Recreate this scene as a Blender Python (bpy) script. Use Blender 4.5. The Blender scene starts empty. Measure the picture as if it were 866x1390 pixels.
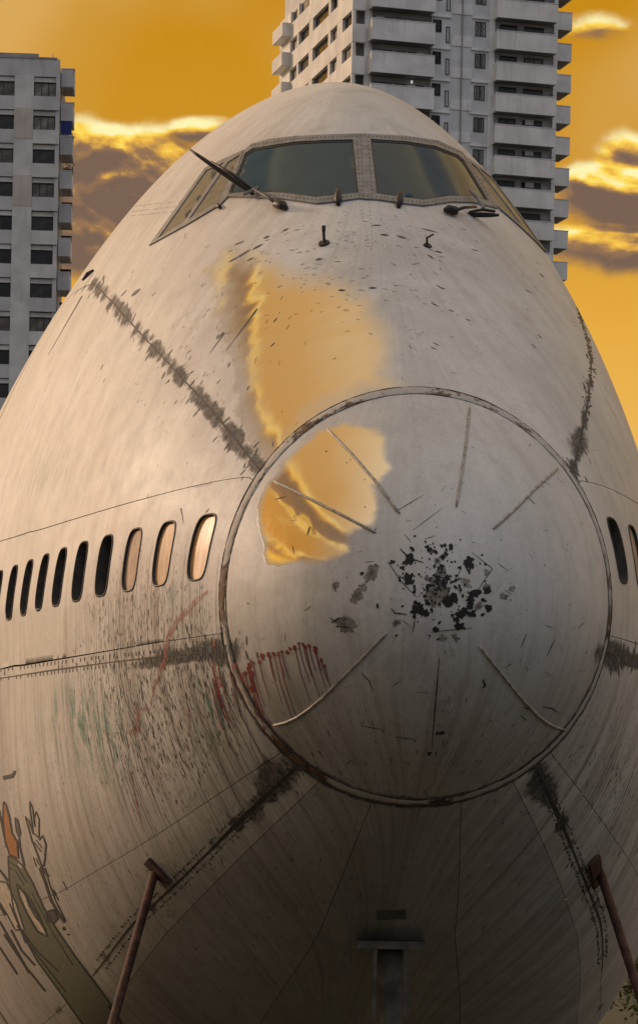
import bpy, bmesh, math, random
import numpy as np
from mathutils import Vector, Matrix
from mathutils.bvhtree import BVHTree
from mathutils.geometry import delaunay_2d_cdt
random.seed(7); rng = np.random.default_rng(7)
scn = bpy.context.scene
col = scn.collection

# ------------------------------------------------------------------ camera
F, HOR, CROLL = 3872.25, 1094.63, math.radians(1.143)     # focal length and horizon row in the 866x1390 frame
CAMH = 4.6
GROUND = 0.0
cd = bpy.data.cameras.new('camera'); cam = bpy.data.objects.new('camera', cd); col.objects.link(cam)
cd.sensor_fit = 'VERTICAL'; cd.sensor_height = 24; cd.lens = 24 * F / 1390
cd.shift_y = (HOR - 695) / 1390
cd.clip_start = 0.1; cd.clip_end = 6000
c_, s_ = math.cos(CROLL), math.sin(CROLL)
M = Matrix(((c_, -s_, 0, 0), (0, 0, -1, 0), (s_, c_, 0, CAMH), (0, 0, 0, 1)))
cam.matrix_world = M
scn.camera = cam
scn.cycles.max_bounces = 5; scn.cycles.diffuse_bounces = 3; scn.cycles.glossy_bounces = 3

# ------------------------------------------------------------------ view, world, sun
scn.view_settings.view_transform = 'Standard'; scn.view_settings.look = 'None'
scn.view_settings.gamma = 1; scn.view_settings.exposure = 0.0
scn.view_settings.use_curve_mapping = False
SUN_AZ, SUN_EL = math.radians(-56), math.radians(19)     # azimuth from the view direction, to the left of the frame
sdir = Vector((math.sin(SUN_AZ) * math.cos(SUN_EL), math.cos(SUN_AZ) * math.cos(SUN_EL), math.sin(SUN_EL)))
sl = bpy.data.lights.new('sun', 'SUN'); sl.energy = 2.5; sl.angle = math.radians(9); sl.color = (1, .73, .53)
so = bpy.data.objects.new('sun', sl); col.objects.link(so)
so.rotation_euler = (-sdir).to_track_quat('-Z', 'Y').to_euler(); so.location = (-30, 10, 40)


class NT:
    """small helper for building node trees"""
    def __init__(s, tree): s.t = tree; s.n = tree.nodes; s.l = tree.links
    def new(s, typ, **kw):
        n = s.n.new(typ)
        for k, v in kw.items(): setattr(n, k, v)
        return n
    def put(s, sock, v):
        if isinstance(v, bpy.types.NodeSocket): s.l.new(v, sock)
        elif v is not None:
            if sock.type == 'RGBA' and len(v) == 3: v = (*v, 1)
            sock.default_value = v
    def math(s, op, a, b=None, c=None, clamp=False):
        n = s.new('ShaderNodeMath', operation=op, use_clamp=clamp)
        s.put(n.inputs[0], a); s.put(n.inputs[1], b); s.put(n.inputs[2], c); return n.outputs[0]
    def vec(s, op, a, b=None, scale=None):
        n = s.new('ShaderNodeVectorMath', operation=op); s.put(n.inputs[0], a)
        if b is not None: s.put(n.inputs[1], b)
        if scale is not None: s.put(n.inputs['Scale'], scale)
        return n.outputs['Value'] if op in ('DOT_PRODUCT', 'LENGTH') else n.outputs[0]
    def mix(s, f, a, b, mode='MIX'):
        n = s.new('ShaderNodeMix', data_type='RGBA', blend_type=mode); n.clamp_factor = True
        s.put(n.inputs[0], f); s.put(n.inputs[6], a); s.put(n.inputs[7], b); return n.outputs[2]
    def sep(s, v): n = s.new('ShaderNodeSeparateXYZ'); s.put(n.inputs[0], v); return n.outputs
    def comb(s, x, y, z=0.0):
        n = s.new('ShaderNodeCombineXYZ'); s.put(n.inputs[0], x); s.put(n.inputs[1], y); s.put(n.inputs[2], z); return n.outputs[0]
    def noise(s, v, scale=5, detail=3, rough=.55, dist=0.0):
        n = s.new('ShaderNodeTexNoise'); s.put(n.inputs['Vector'], v); s.put(n.inputs['Scale'], scale)
        s.put(n.inputs['Detail'], detail); s.put(n.inputs['Roughness'], rough); s.put(n.inputs['Distortion'], dist); return n.outputs[0]
    def smooth(s, v, a, b, lo=0.0, hi=1.0):
        n = s.new('ShaderNodeMapRange', interpolation_type='SMOOTHSTEP')
        for i, q in enumerate((v, a, b, lo, hi)): s.put(n.inputs[i], q)
        return n.outputs[0]
    def ramp(s, f, stops):
        n = s.new('ShaderNodeValToRGB'); e = n.color_ramp.elements
        while len(e) < len(stops): e.new(0.5)
        for q, (p, cc) in zip(e, stops): q.position = p; q.color = (*cc, 1)
        s.put(n.inputs[0], f); return n.outputs[0]


w = bpy.data.worlds.new('World'); scn.world = w; w.use_nodes = True
T = NT(w.node_tree); T.n.clear()
out = T.new('ShaderNodeOutputWorld'); bg = T.new('ShaderNodeBackground')
T.l.new(bg.outputs[0], out.inputs[0])
sky = T.new('ShaderNodeTexSky', sky_type='NISHITA', sun_disc=False)
sky.sun_elevation = SUN_EL; sky.sun_rotation = SUN_AZ; sky.air_density = 1.6; sky.dust_density = 3.0
gen = T.new('ShaderNodeTexCoord').outputs['Generated']
d = T.vec('NORMALIZE', gen)
dx, dy, dz = T.sep(d)
az = T.math('ARCTAN2', dx, dy); el = T.math('ARCSINE', dz)
# sunset gradient by elevation, warm towards the sun and cooler on the far side of the sky
warm = T.ramp(T.math('MULTIPLY', el, 1 / 1.5708, clamp=True), [
    (0.0, (.78, .50, .20)), (.06, (.86, .50, .13)), (.105, (.78, .40, .055)), (.14, (.60, .28, .020)), (.18, (.55, .24, .006)), (.38, (.52, .28, .06)), (.62, (.60, .38, .16)), (1.0, (.84, .80, .74))])
cool = T.ramp(T.math('MULTIPLY', el, 1 / 1.5708, clamp=True), [
    (0.0, (.15, .15, .16)), (.15, (.22, .22, .24)), (.36, (.47, .48, .52)), (.6, (.98, 1.02, 1.10)), (1.0, (.86, .86, .87))])
hd = T.vec('DOT_PRODUCT', d, (math.sin(math.radians(-25)), math.cos(math.radians(-25)), .35))
wf = T.smooth(hd, -.35, .58)
hz = T.noise(T.comb(T.math('MULTIPLY', az, 9.0), T.math('MULTIPLY', el, 9.0), 0.0), 1.0, 2, .5)
warm = T.mix(T.math('MULTIPLY', T.smooth(hz, .42, .66), T.smooth(el, .6, .3, 0.0, .75)), warm, (.72, .42, .13))
base = T.mix(wf, cool, warm)
# unseen cloud bands above the frame, shaped for their reflection in the nose patch
inv = T.math('DIVIDE', 1.0, T.math('ADD', T.math('MAXIMUM', dz, 0.0), .09))
cp = T.comb(T.math('MULTIPLY', dx, inv), T.math('MULTIPLY', dy, inv), 0.0)
nA = T.noise(T.vec('ADD', cp, (3.1, 1.7, 0)), 0.80, 5, .56, .25)
nC = T.noise(T.comb(T.math('MULTIPLY', az, 3.2), T.math('MULTIPLY', el, 13.0), 2.0), 1.0, 5, .55, .2)
bank = T.math('ADD', T.math('SINE', T.math('MULTIPLY_ADD', el, 15.0, -9.2)), T.math('MULTIPLY', T.math('SUBTRACT', nC, .5), 5.0))
bank = T.math('ADD', bank, T.math('MULTIPLY', T.math('SUBTRACT', nA, .5), 2.0))
lay = T.math('MULTIPLY', T.smooth(bank, -.8, .6), T.math('MULTIPLY', T.smooth(el, .27, .36), T.smooth(el, .83, .71)))
def px_dir(x, y):
    a, b = x - 433, y - HOR
    a2 = a * math.cos(CROLL) + b * math.sin(CROLL); b2 = -a * math.sin(CROLL) + b * math.cos(CROLL)
    v = Vector((a2 / F, 1, -b2 / F)).normalized()
    return math.atan2(v.x, v.y), math.asin(v.z)
BLOBS = [(px_dir(x, y), wx, wy, amp) for (x, y, wx, wy, amp) in [
    (165, 235, 130, 85, 1.05), (40, 280, 190, 80, .95), (275, 180, 80, 28, .66), (110, 340, 150, 44, .66),
    (865, 258, 150, 66, 1.25), (815, 38, 85, 32, .78), (840, 332, 130, 50, .95), (880, 212, 120, 44, .90),
    (-250, 260, 220, 70, .9), (1250, 300, 200, 60, .9)]]
def low_clouds(de):
    e2 = T.math('ADD', el, de)
    ang = T.comb(T.math('MULTIPLY', az, 18.0), T.math('MULTIPLY', e2, 32.0), 0.0)
    nB = T.noise(T.vec('ADD', ang, (4.0, 9.0, 0)), 1.0, 6, .50, .30)
    dens = None
    for ((a, e), wx, wy, amp) in BLOBS:
        v = T.comb(T.math('MULTIPLY', T.math('SUBTRACT', az, a), F / wx), T.math('MULTIPLY', T.math('SUBTRACT', e2, e), F / wy), 0.0)
        b = T.math('MULTIPLY', T.smooth(T.vec('LENGTH', v), 1.5, .0), amp)
        dens = b if dens is None else T.math('MAXIMUM', dens, b)
    low = T.math('ADD', dens, T.math('MULTIPLY', T.math('SUBTRACT', nB, .5), 2.1))
    return T.math('MULTIPLY', low, T.smooth(dens, .0, .3))
low = low_clouds(0.0); lowu = low_clouds(11 / F)
dn = T.math('MAXIMUM', T.smooth(low, .22, .95), lay)
lit = T.math('ADD', T.math('MULTIPLY', T.math('SUBTRACT', low, lowu), 3.4), T.math('MULTIPLY', T.smooth(low, .95, .25), .72))
lit_l = T.math('ADD', T.smooth(lay, .92, .30), T.math('MULTIPLY', T.math('SUBTRACT', nC, .50), 1.2))
lit = T.mix(T.smooth(el, .30, .42), T.comb(lit, lit, lit), T.comb(lit_l, lit_l, lit_l)); lit = T.sep(lit)[0]
ccol_w = T.ramp(T.math('MULTIPLY', lit, 1.0, clamp=True), [(0.0, (.175, .11, .085)), (.28, (.30, .165, .085)), (.52, (.80, .43, .065)), (.74, (1.0, .70, .10)), (1.0, (1.0, .90, .46))])
ccol_c = T.ramp(T.math('MULTIPLY', lit, 1.0, clamp=True), [(0.0, (.25, .24, .26)), (.5, (.42, .40, .42)), (1.0, (.70, .64, .60))])
ccol = T.mix(wf, ccol_c, ccol_w)
skyc = T.mix(T.smooth(dn, .0, .65), base, ccol)
nis = T.vec('MULTIPLY', T.vec('SCALE', sky.outputs[0], scale=.010), T.mix(wf, (1, 1, 1), (.5, .3, .05)))
# lower half of the world: dim haze near the horizon, the ground sheet covers it
skyc = T.mix(T.smooth(el, -.02, .0), (.10, .085, .07), skyc)
T.l.new(T.mix(1.0, skyc, nis, 'ADD'), bg.inputs[0]); bg.inputs[1].default_value = 1.0


# ------------------------------------------------------------------ helpers
def uncam(x, y):
    """pixel of the 866x1390 frame -> (X/Y, Z/Y) of the ray from the camera"""
    a, b = x - 433, y - HOR
    a2 = a * math.cos(CROLL) + b * math.sin(CROLL); b2 = -a * math.sin(CROLL) + b * math.cos(CROLL)
    return a2 / F, -b2 / F
def at(x, y, Y):
    u, v = uncam(x, y); return Vector((u * Y, Y, v * Y + CAMH))

def link(o, parent=None):
    col.objects.link(o)
    if parent is not None: o.parent = parent
    return o
def empty(name, loc=(0, 0, 0), rz=0, label=None, cat=None, group=None):
    o = bpy.data.objects.new(name, None); o.location = loc; o.rotation_euler = (0, 0, rz); o.empty_display_size = .2
    col.objects.link(o)
    if label: o['label'] = label
    if cat: o['category'] = cat
    if group: o['group'] = group
    return o
def mesh(name, v, f, mat=None, smooth=False):
    m = bpy.data.meshes.new(name); m.from_pydata([tuple(p) for p in v], [], [tuple(q) for q in f]); m.update()
    if mat: m.materials.append(mat)
    if smooth: m.polygons.foreach_set('use_smooth', [True] * len(m.polygons))
    return m
def obj(name, m, parent=None, loc=None):
    o = bpy.data.objects.new(name, m)
    if loc is not None: o.location = loc
    return link(o, parent)

class MB:
    def __init__(s): s.v = []; s.f = []
    def add(s, v, f): k = len(s.v); s.v += [tuple(p) for p in v]; s.f += [tuple(i + k for i in q) for q in f]; return s
    def box(s, a, b):
        (x0, y0, z0), (x1, y1, z1) = a, b
        return s.add([(x0, y0, z0), (x1, y0, z0), (x1, y1, z0), (x0, y1, z0), (x0, y0, z1), (x1, y0, z1), (x1, y1, z1), (x0, y1, z1)],
                     [(0, 3, 2, 1), (4, 5, 6, 7), (0, 1, 5, 4), (1, 2, 6, 5), (2, 3, 7, 6), (3, 0, 4, 7)])
    def tube(s, pts, rad, n=10, caps=True):
        pts = [Vector(p) for p in pts]; rad = rad if hasattr(rad, '__len__') else [rad] * len(pts)
        rings = []; up = None
        for i, p in enumerate(pts):
            t = (pts[min(i + 1, len(pts) - 1)] - pts[max(i - 1, 0)]).normalized()
            if up is None: up = Vector((0, 0, 1)) if abs(t.z) < .9 else Vector((1, 0, 0))
            a = (up - t * up.dot(t)).normalized(); b = t.cross(a); up = a
            rings.append([p + (a * math.cos(q) + b * math.sin(q)) * rad[i] for q in [2 * math.pi * j / n for j in range(n)]])
        v = [q for r in rings for q in r]; f = []
        for i in range(len(pts) - 1):
            for j in range(n): f.append((i * n + j, i * n + (j + 1) % n, (i + 1) * n + (j + 1) % n, (i + 1) * n + j))
        if caps: f.append(tuple(range(n - 1, -1, -1))); f.append(tuple((len(pts) - 1) * n + j for j in range(n)))
        return s.add(v, f)
    def mesh(s, name, mat, smooth=False): return mesh(name, s.v, s.f, mat, smooth)
    def build(s, name, mat, parent=None, smooth=False): return obj(name, s.mesh(name, mat, smooth), parent)

def material(name):
    m = bpy.data.materials.new(name); m.use_nodes = True; t = NT(m.node_tree); t.n.clear()
    o = t.new('ShaderNodeOutputMaterial'); b = t.new('ShaderNodeBsdfPrincipled'); t.l.new(b.outputs[0], o.inputs[0])
    t.b = b; t.o = o; return m, t
def simple(name, c, rough=.6, metal=0.0, var=.25, scale=6, spec=.5, bump=0.0, stretch=(1, 1, 1)):
    m, t = material(name)
    tc = t.new('ShaderNodeTexCoord').outputs['Object']
    n = t.noise(t.vec('MULTIPLY', tc, stretch), scale, 5, .6)
    f = t.smooth(n, .3, .7)
    t.put(t.b.inputs['Base Color'], t.mix(f, tuple(q * (1 - var) for q in c), tuple(min(1, q * (1 + var)) for q in c)))
    t.put(t.b.inputs['Roughness'], t.math('ADD', rough - .08, t.math('MULTIPLY', n, .16))); t.b.inputs['Metallic'].default_value = metal
    t.b.inputs['Specular IOR Level'].default_value = spec
    if bump:
        bn = t.new('ShaderNodeBump'); bn.inputs['Strength'].default_value = bump; bn.inputs['Distance'].default_value = .01
        t.l.new(t.noise(tc, scale * 6, 4), bn.inputs['Height']); t.l.new(bn.outputs[0], t.b.inputs['Normal'])
    return m

# ------------------------------------------------------------------ ground
gm, t = material('ground')
tc = t.new('ShaderNodeTexCoord').outputs['Object']
n = t.noise(tc, .35, 6); n2 = t.noise(tc, 9, 5)
t.put(t.b.inputs['Base Color'], t.mix(t.smooth(n, .35, .65), t.mix(n2, (.030, .027, .022), (.055, .048, .04)), t.mix(n2, (.035, .04, .016), (.06, .06, .03))))
t.b.inputs['Roughness'].default_value = .95
bn = t.new('ShaderNodeBump'); bn.inputs['Strength'].default_value = .6; bn.inputs['Distance'].default_value = .05
t.l.new(n2, bn.inputs['Height']); t.l.new(bn.outputs[0], t.b.inputs['Normal'])
g = MB(); g.add([(-2500, -2500, 0), (2500, -2500, 0), (2500, 2500, 0), (-2500, 2500, 0)], [(0, 1, 2, 3)])
go = g.build('ground', gm); go['kind'] = 'structure'

# ------------------------------------------------------------------ fuselage surface
D0, PSI, ROLL, XT, ZT_ = 16.03, math.radians(5.301), math.radians(1.152), .655, 1.184
SRING, PU, QU, ZWIN, S1, KB, PL = .987, 1.347, 1.924, .391, 1.304, -.10, 2.95
SK = np.array([0, .12, .45, 1.1, 2.2, 3.6, 5.2, 7.5, 11, 16]); UK = np.sqrt(SK)
ZTK = np.array([0, 0.432, 0.873, 1.385, 2.228, 3.231, 4.191, 4.623, 4.739, 4.70])
ZBK = np.array([0, -0.404, -0.79, -1.212, -1.854, -2.504, -3.129, -3.788, -4.25, -4.3])
WK = np.array([0, 0.449, 0.83, 1.216, 1.677, 2.122, 2.488, 3.014, 3.433, 3.65])
SEND = 15.0
def pchip(xk, yk, x):
    h = np.diff(xk); dd = np.diff(yk) / h; m = np.zeros_like(yk)
    for i in range(1, len(xk) - 1):
        if dd[i - 1] * dd[i] > 0:
            w1 = 2 * h[i] + h[i - 1]; w2 = h[i] + 2 * h[i - 1]; m[i] = (w1 + w2) / (w1 / dd[i - 1] + w2 / dd[i])
    m[0] = dd[0]
    i = np.clip(np.searchsorted(xk, x) - 1, 0, len(h) - 1); q = (x - xk[i]) / h[i]
    return yk[i] * (1 + 2 * q) * (1 - q) ** 2 + h[i] * m[i] * q * (1 - q) ** 2 + yk[i + 1] * q * q * (3 - 2 * q) + h[i] * m[i + 1] * q * q * (q - 1)
_ut = np.linspace(0, 4, 1601)
_ZT = pchip(UK, ZTK, _ut); _ZB = pchip(UK, ZBK, _ut); _W = pchip(UK, WK, _ut)
def sm3(a):                                   # take the kinks out of the fitted profiles
    k = np.ones(61) / 61
    for _ in range(2):
        p = np.concatenate([-a[60:0:-1], a, np.full(60, a[-1])]); a = np.convolve(p, k, 'same')[60:-60]
    return a
_ZT, _ZB, _W = sm3(_ZT), sm3(_ZB), sm3(_W)
def surf(s, th):
    s = np.asarray(s, float); th = np.asarray(th, float); u = np.sqrt(np.maximum(s, 0))
    zt, zb, w = np.interp(u, _ut, _ZT), np.interp(u, _ut, _ZB), np.interp(u, _ut, _W)
    zm = np.clip(.25 * np.clip(s / 5, 0, 1), zb * .5, zt * .5)
    b = np.clip((s - .8) / 4, 0, 1); b = b * b * (3 - 2 * b)
    pu, qu, pl = 2 + (PU - 2) * b, 2 + (QU - 2) * b, 2 + (PL - 2) * b; kb = KB * np.exp(-((s - 4.8) / 1.3) ** 2)
    c, sn = np.cos(th), np.sin(th); a = np.abs(sn); up = sn >= 0
    x = np.where(up, w * np.sign(c) * np.abs(c) ** (2 / qu) * (1 + kb * a ** (8 / pu)), w * np.sign(c) * np.abs(c) ** (2 / pl))
    z = np.where(up, zm + (zt - zm) * a ** (2 / pu), zm - (zm - zb) * a ** (2 / pl))
    return np.stack([x, s + 0 * x, z], -1)
def normals(s, th, e=1e-3):
    a = surf(s + e, th) - surf(np.maximum(s - e, 0), th); b = surf(s, th + e) - surf(s, th - e)
    n = np.cross(b, a); n /= np.maximum(np.linalg.norm(n, axis=-1, keepdims=True), 1e-9)
    P = surf(s, th); q = P - np.stack([0 * P[..., 0], P[..., 1] + .8, .2 + 0 * P[..., 2]], -1)
    sg = np.sign((n * q).sum(-1, keepdims=True)); return n * np.where(sg == 0, 1, sg)

plane = empty('airplane', (XT, D0, ZT_ + CAMH), 0, 'weathered off-white wide-body jet airliner nose standing in front of the towers', 'airplane')
PR = Matrix.Rotation(PSI, 4, 'Z') @ Matrix.Rotation(-ROLL, 4, 'Y')
plane.matrix_world = Matrix.Translation((XT, D0, ZT_ + CAMH)) @ PR
PM = plane.matrix_world.copy(); PMI = PM.inverted()
camL = PMI @ Vector((0, 0, CAMH))
PMn = np.array(PM)
def to_px(P):
    Wp = P @ PMn[:3, :3].T + PMn[:3, 3]; X, Y, Z = Wp[..., 0], Wp[..., 1], Wp[..., 2] - CAMH
    a, b = F * X / Y, -F * Z / Y
    return 433 + a * math.cos(CROLL) - b * math.sin(CROLL), HOR + a * math.sin(CROLL) + b * math.cos(CROLL)

# reference grid for finding where a sight line meets the skin
NU, NT_ = 240, 360
gs = np.concatenate([np.linspace(.012, 1, 90) ** 2, np.linspace(1, SEND, 151)[1:]]); NU = len(gs)
gth = np.linspace(-math.pi, math.pi, NT_, endpoint=False)
GS, GT = np.meshgrid(gs, gth, indexing='ij')
GP = surf(GS, GT)
gv = [tuple(p) for p in GP.reshape(-1, 3)] + [(0, 0, 0)]
gf = [(i * NT_ + j, i * NT_ + (j + 1) % NT_, (i + 1) * NT_ + (j + 1) % NT_, (i + 1) * NT_ + j) for i in range(NU - 1) for j in range(NT_)]
gf += [(NU * NT_, j, (j + 1) % NT_) for j in range(NT_)]
BVH = BVHTree.FromPolygons(gv, gf)
def ray(x, y):
    u, v = uncam(x, y); dw = Vector((u, 1, v)); return (PMI.to_3x3() @ dw).normalized()
def hit(x, y, off=0.0):
    """point on the skin (aircraft coordinates) under a sight line; beyond the outline: the nearest skin"""
    dd = ray(x, y); p, n, i, dist = BVH.ray_cast(camL, dd)
    if p is None:
        q = camL + dd * 20; p, n, i, dist = BVH.find_nearest(q)
    if n.dot(dd) > 0: n = -n
    return p + n * off
def hit_n(x, y):
    dd = ray(x, y); p, n, i, dist = BVH.ray_cast(camL, dd)
    if p is None: p, n, i, dist = BVH.find_nearest(camL + dd * 20)
    return p, (-n if n.dot(dd) > 0 else n)
def param(p):
    """(s, theta) of a point on the skin"""
    s = p[1]; tt = np.linspace(-math.pi, math.pi, 1441); q = surf(np.full(1441, s), tt)
    k = np.argmin((q[:, 0] - p[0]) ** 2 + (q[:, 2] - p[2]) ** 2); t2 = np.linspace(tt[k] - .005, tt[k] + .005, 101); q = surf(np.full(101, s), t2)
    return s, t2[np.argmin((q[:, 0] - p[0]) ** 2 + (q[:, 2] - p[2]) ** 2)]

# flow coordinate: follow the fall line of the skin to the waterline (rain streaks run along it)
cs = np.concatenate([np.linspace(.02, 1, 34) ** 2, np.linspace(1, SEND, 50)[1:]]); ct = np.linspace(-math.pi, math.pi, 121)
CS, CT = np.meshgrid(cs, ct, indexing='ij')
ts, tt = CS.copy().ravel(), CT.copy().ravel(); ZW = .12
sgn = np.sign(surf(ts, tt)[:, 2] - ZW); alive = np.ones(len(ts), bool)
for it in range(170):
    i = np.where(alive)[0]
    if not len(i): break
    s0, t0 = ts[i], tt[i]; e = 2e-3
    P = surf(s0, t0); a = (surf(s0 + e, t0) - P) / e; b = (surf(s0, t0 + e) - P) / e
    E_, F_, G_ = (a * a).sum(1), (a * b).sum(1), (b * b).sum(1); det = np.maximum(E_ * G_ - F_ * F_, 1e-9)
    ga, gb = (G_ * a[:, 2] - F_ * b[:, 2]) / det, (E_ * b[:, 2] - F_ * a[:, 2]) / det
    ln = np.sqrt(np.maximum(ga * a[:, 2] + gb * b[:, 2], 1e-8)); st = .04 * sgn[i] / ln
    ts[i] = np.clip(s0 - ga * st, 1e-4, SEND); tt[i] = t0 - gb * st
    alive[i] = (surf(ts[i], tt[i])[:, 2] - ZW) * sgn[i] > 0
PE = surf(ts, tt)
_sx = np.linspace(1e-4, SEND, 600); _px = surf(_sx, np.zeros(600)); _al = np.concatenate([[0], np.cumsum(np.hypot(np.diff(_px[:, 0]), np.diff(_sx)))])
FL = (np.interp(PE[:, 1], _sx, _al) * np.sign(np.cos(CT.ravel()) + 1e-9)).reshape(CS.shape)
def flow(s, th):
    th = (np.asarray(th) + math.pi) % (2 * math.pi) - math.pi
    fi = np.interp(s, cs, np.arange(len(cs))); fj = (th + math.pi) / (2 * math.pi) * 120
    i = np.clip(fi.astype(int), 0, len(cs) - 2); j = np.clip(fj.astype(int), 0, 119); a, b = fi - i, fj - j
    return FL[i, j] * (1 - a) * (1 - b) + FL[i + 1, j] * a * (1 - b) + FL[i, j + 1] * (1 - a) * b + FL[i + 1, j + 1] * a * b

def resample(pts, step):
    o = [pts[0]]
    for (x0, y0), (x1, y1) in zip(pts, pts[1:]):
        n = max(1, int(math.hypot(x1 - x0, y1 - y0) / step)); o += [(x0 + (x1 - x0) * k / n, y0 + (y1 - y0) * k / n) for k in range(1, n + 1)]
    return o
# seams of the skin, picked on the left side and mirrored
def seam(pts):
    q = sorted(param(hit(*p)) for p in resample(pts, 7)); S = np.array([a for a, b in q]); Th = np.unwrap(np.array([b % (2 * math.pi) for a, b in q]))
    return S, Th
SEAMS = {k: seam(v) for k, v in dict(
    A=[(357, 642), (300, 570), (240, 505), (180, 440), (128, 385)],
    B=[(338, 648), (270, 660), (180, 682), (90, 708), (0, 735)],
    C=[(300, 860), (220, 871), (120, 888), (0, 908)],
    Dd=[(378, 1024), (300, 1075), (200, 1142), (80, 1212), (0, 1243)],
    E=[(402, 1042), (330, 1110), (250, 1190), (180, 1255)],
    E2=[(432, 1062), (352, 1138), (285, 1205), (225, 1268)],
    Ff=[(499, 1102), (470, 1175), (432, 1269)]).items()}
for k in SEAMS:
    S, Th = SEAMS[k]; sq = np.linspace(S[0], S[-1], 400); tq = np.interp(sq, S, Th)
    tq = np.convolve(np.concatenate([2 * tq[0] - tq[30:0:-1], tq, 2 * tq[-1] - tq[-2:-32:-1]]), np.ones(61) / 61, 'valid'); SEAMS[k] = (sq, tq)
def seam_th(k, s): S, Th = SEAMS[k]; return np.interp(s, S, Th)          # left side, in (pi/2, 3pi/2)

def inpoly(px, py, poly):
    r = np.zeros(px.shape, bool); n = len(poly)
    for i in range(n):
        (x0, y0), (x1, y1) = poly[i], poly[(i + 1) % n]
        c = ((y0 > py) != (y1 > py)) & (px < (x1 - x0) * (py - y0) / ((y1 - y0) or 1e-9) + x0); r ^= c
    return r
def sdist(px, py, poly):
    dm = np.full(px.shape, 1e9); n = len(poly)
    for i in range(n):
        ax, ay = poly[i]; bx, by = poly[(i + 1) % n]; vx, vy = bx - ax, by - ay
        q = np.clip(((px - ax) * vx + (py - ay) * vy) / (vx * vx + vy * vy + 1e-9), 0, 1)
        dm = np.minimum(dm, np.hypot(px - ax - q * vx, py - ay - q * vy))
    return np.where(inpoly(px, py, poly), dm, -dm)
def ldist(px, py, line):
    dm = np.full(px.shape, 1e9)
    for (ax, ay), (bx, by) in zip(line, line[1:]):
        vx, vy = bx - ax, by - ay; q = np.clip(((px - ax) * vx + (py - ay) * vy) / (vx * vx + vy * vy + 1e-9), 0, 1)
        dm = np.minimum(dm, np.hypot(px - ax - q * vx, py - ay - q * vy))
    return dm
def ss(a, b, x): q = np.clip((x - a) / (b - a), 0, 1); return q * q * (3 - 2 * q)
def blob(px, py, x, y, rx, ry): return np.clip(1 - np.hypot((px - x) / rx, (py - y) / ry), 0, 1)
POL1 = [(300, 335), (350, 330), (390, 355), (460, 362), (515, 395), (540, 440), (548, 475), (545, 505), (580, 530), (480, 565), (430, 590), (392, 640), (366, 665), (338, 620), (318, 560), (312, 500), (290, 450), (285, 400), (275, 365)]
POL2 = [(378, 640), (430, 585), (470, 575), (525, 588), (522, 612), (532, 636), (508, 660), (512, 690), (506, 712), (472, 725), (474, 748), (440, 764), (366, 764), (356, 720), (350, 690), (365, 655)]
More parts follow.
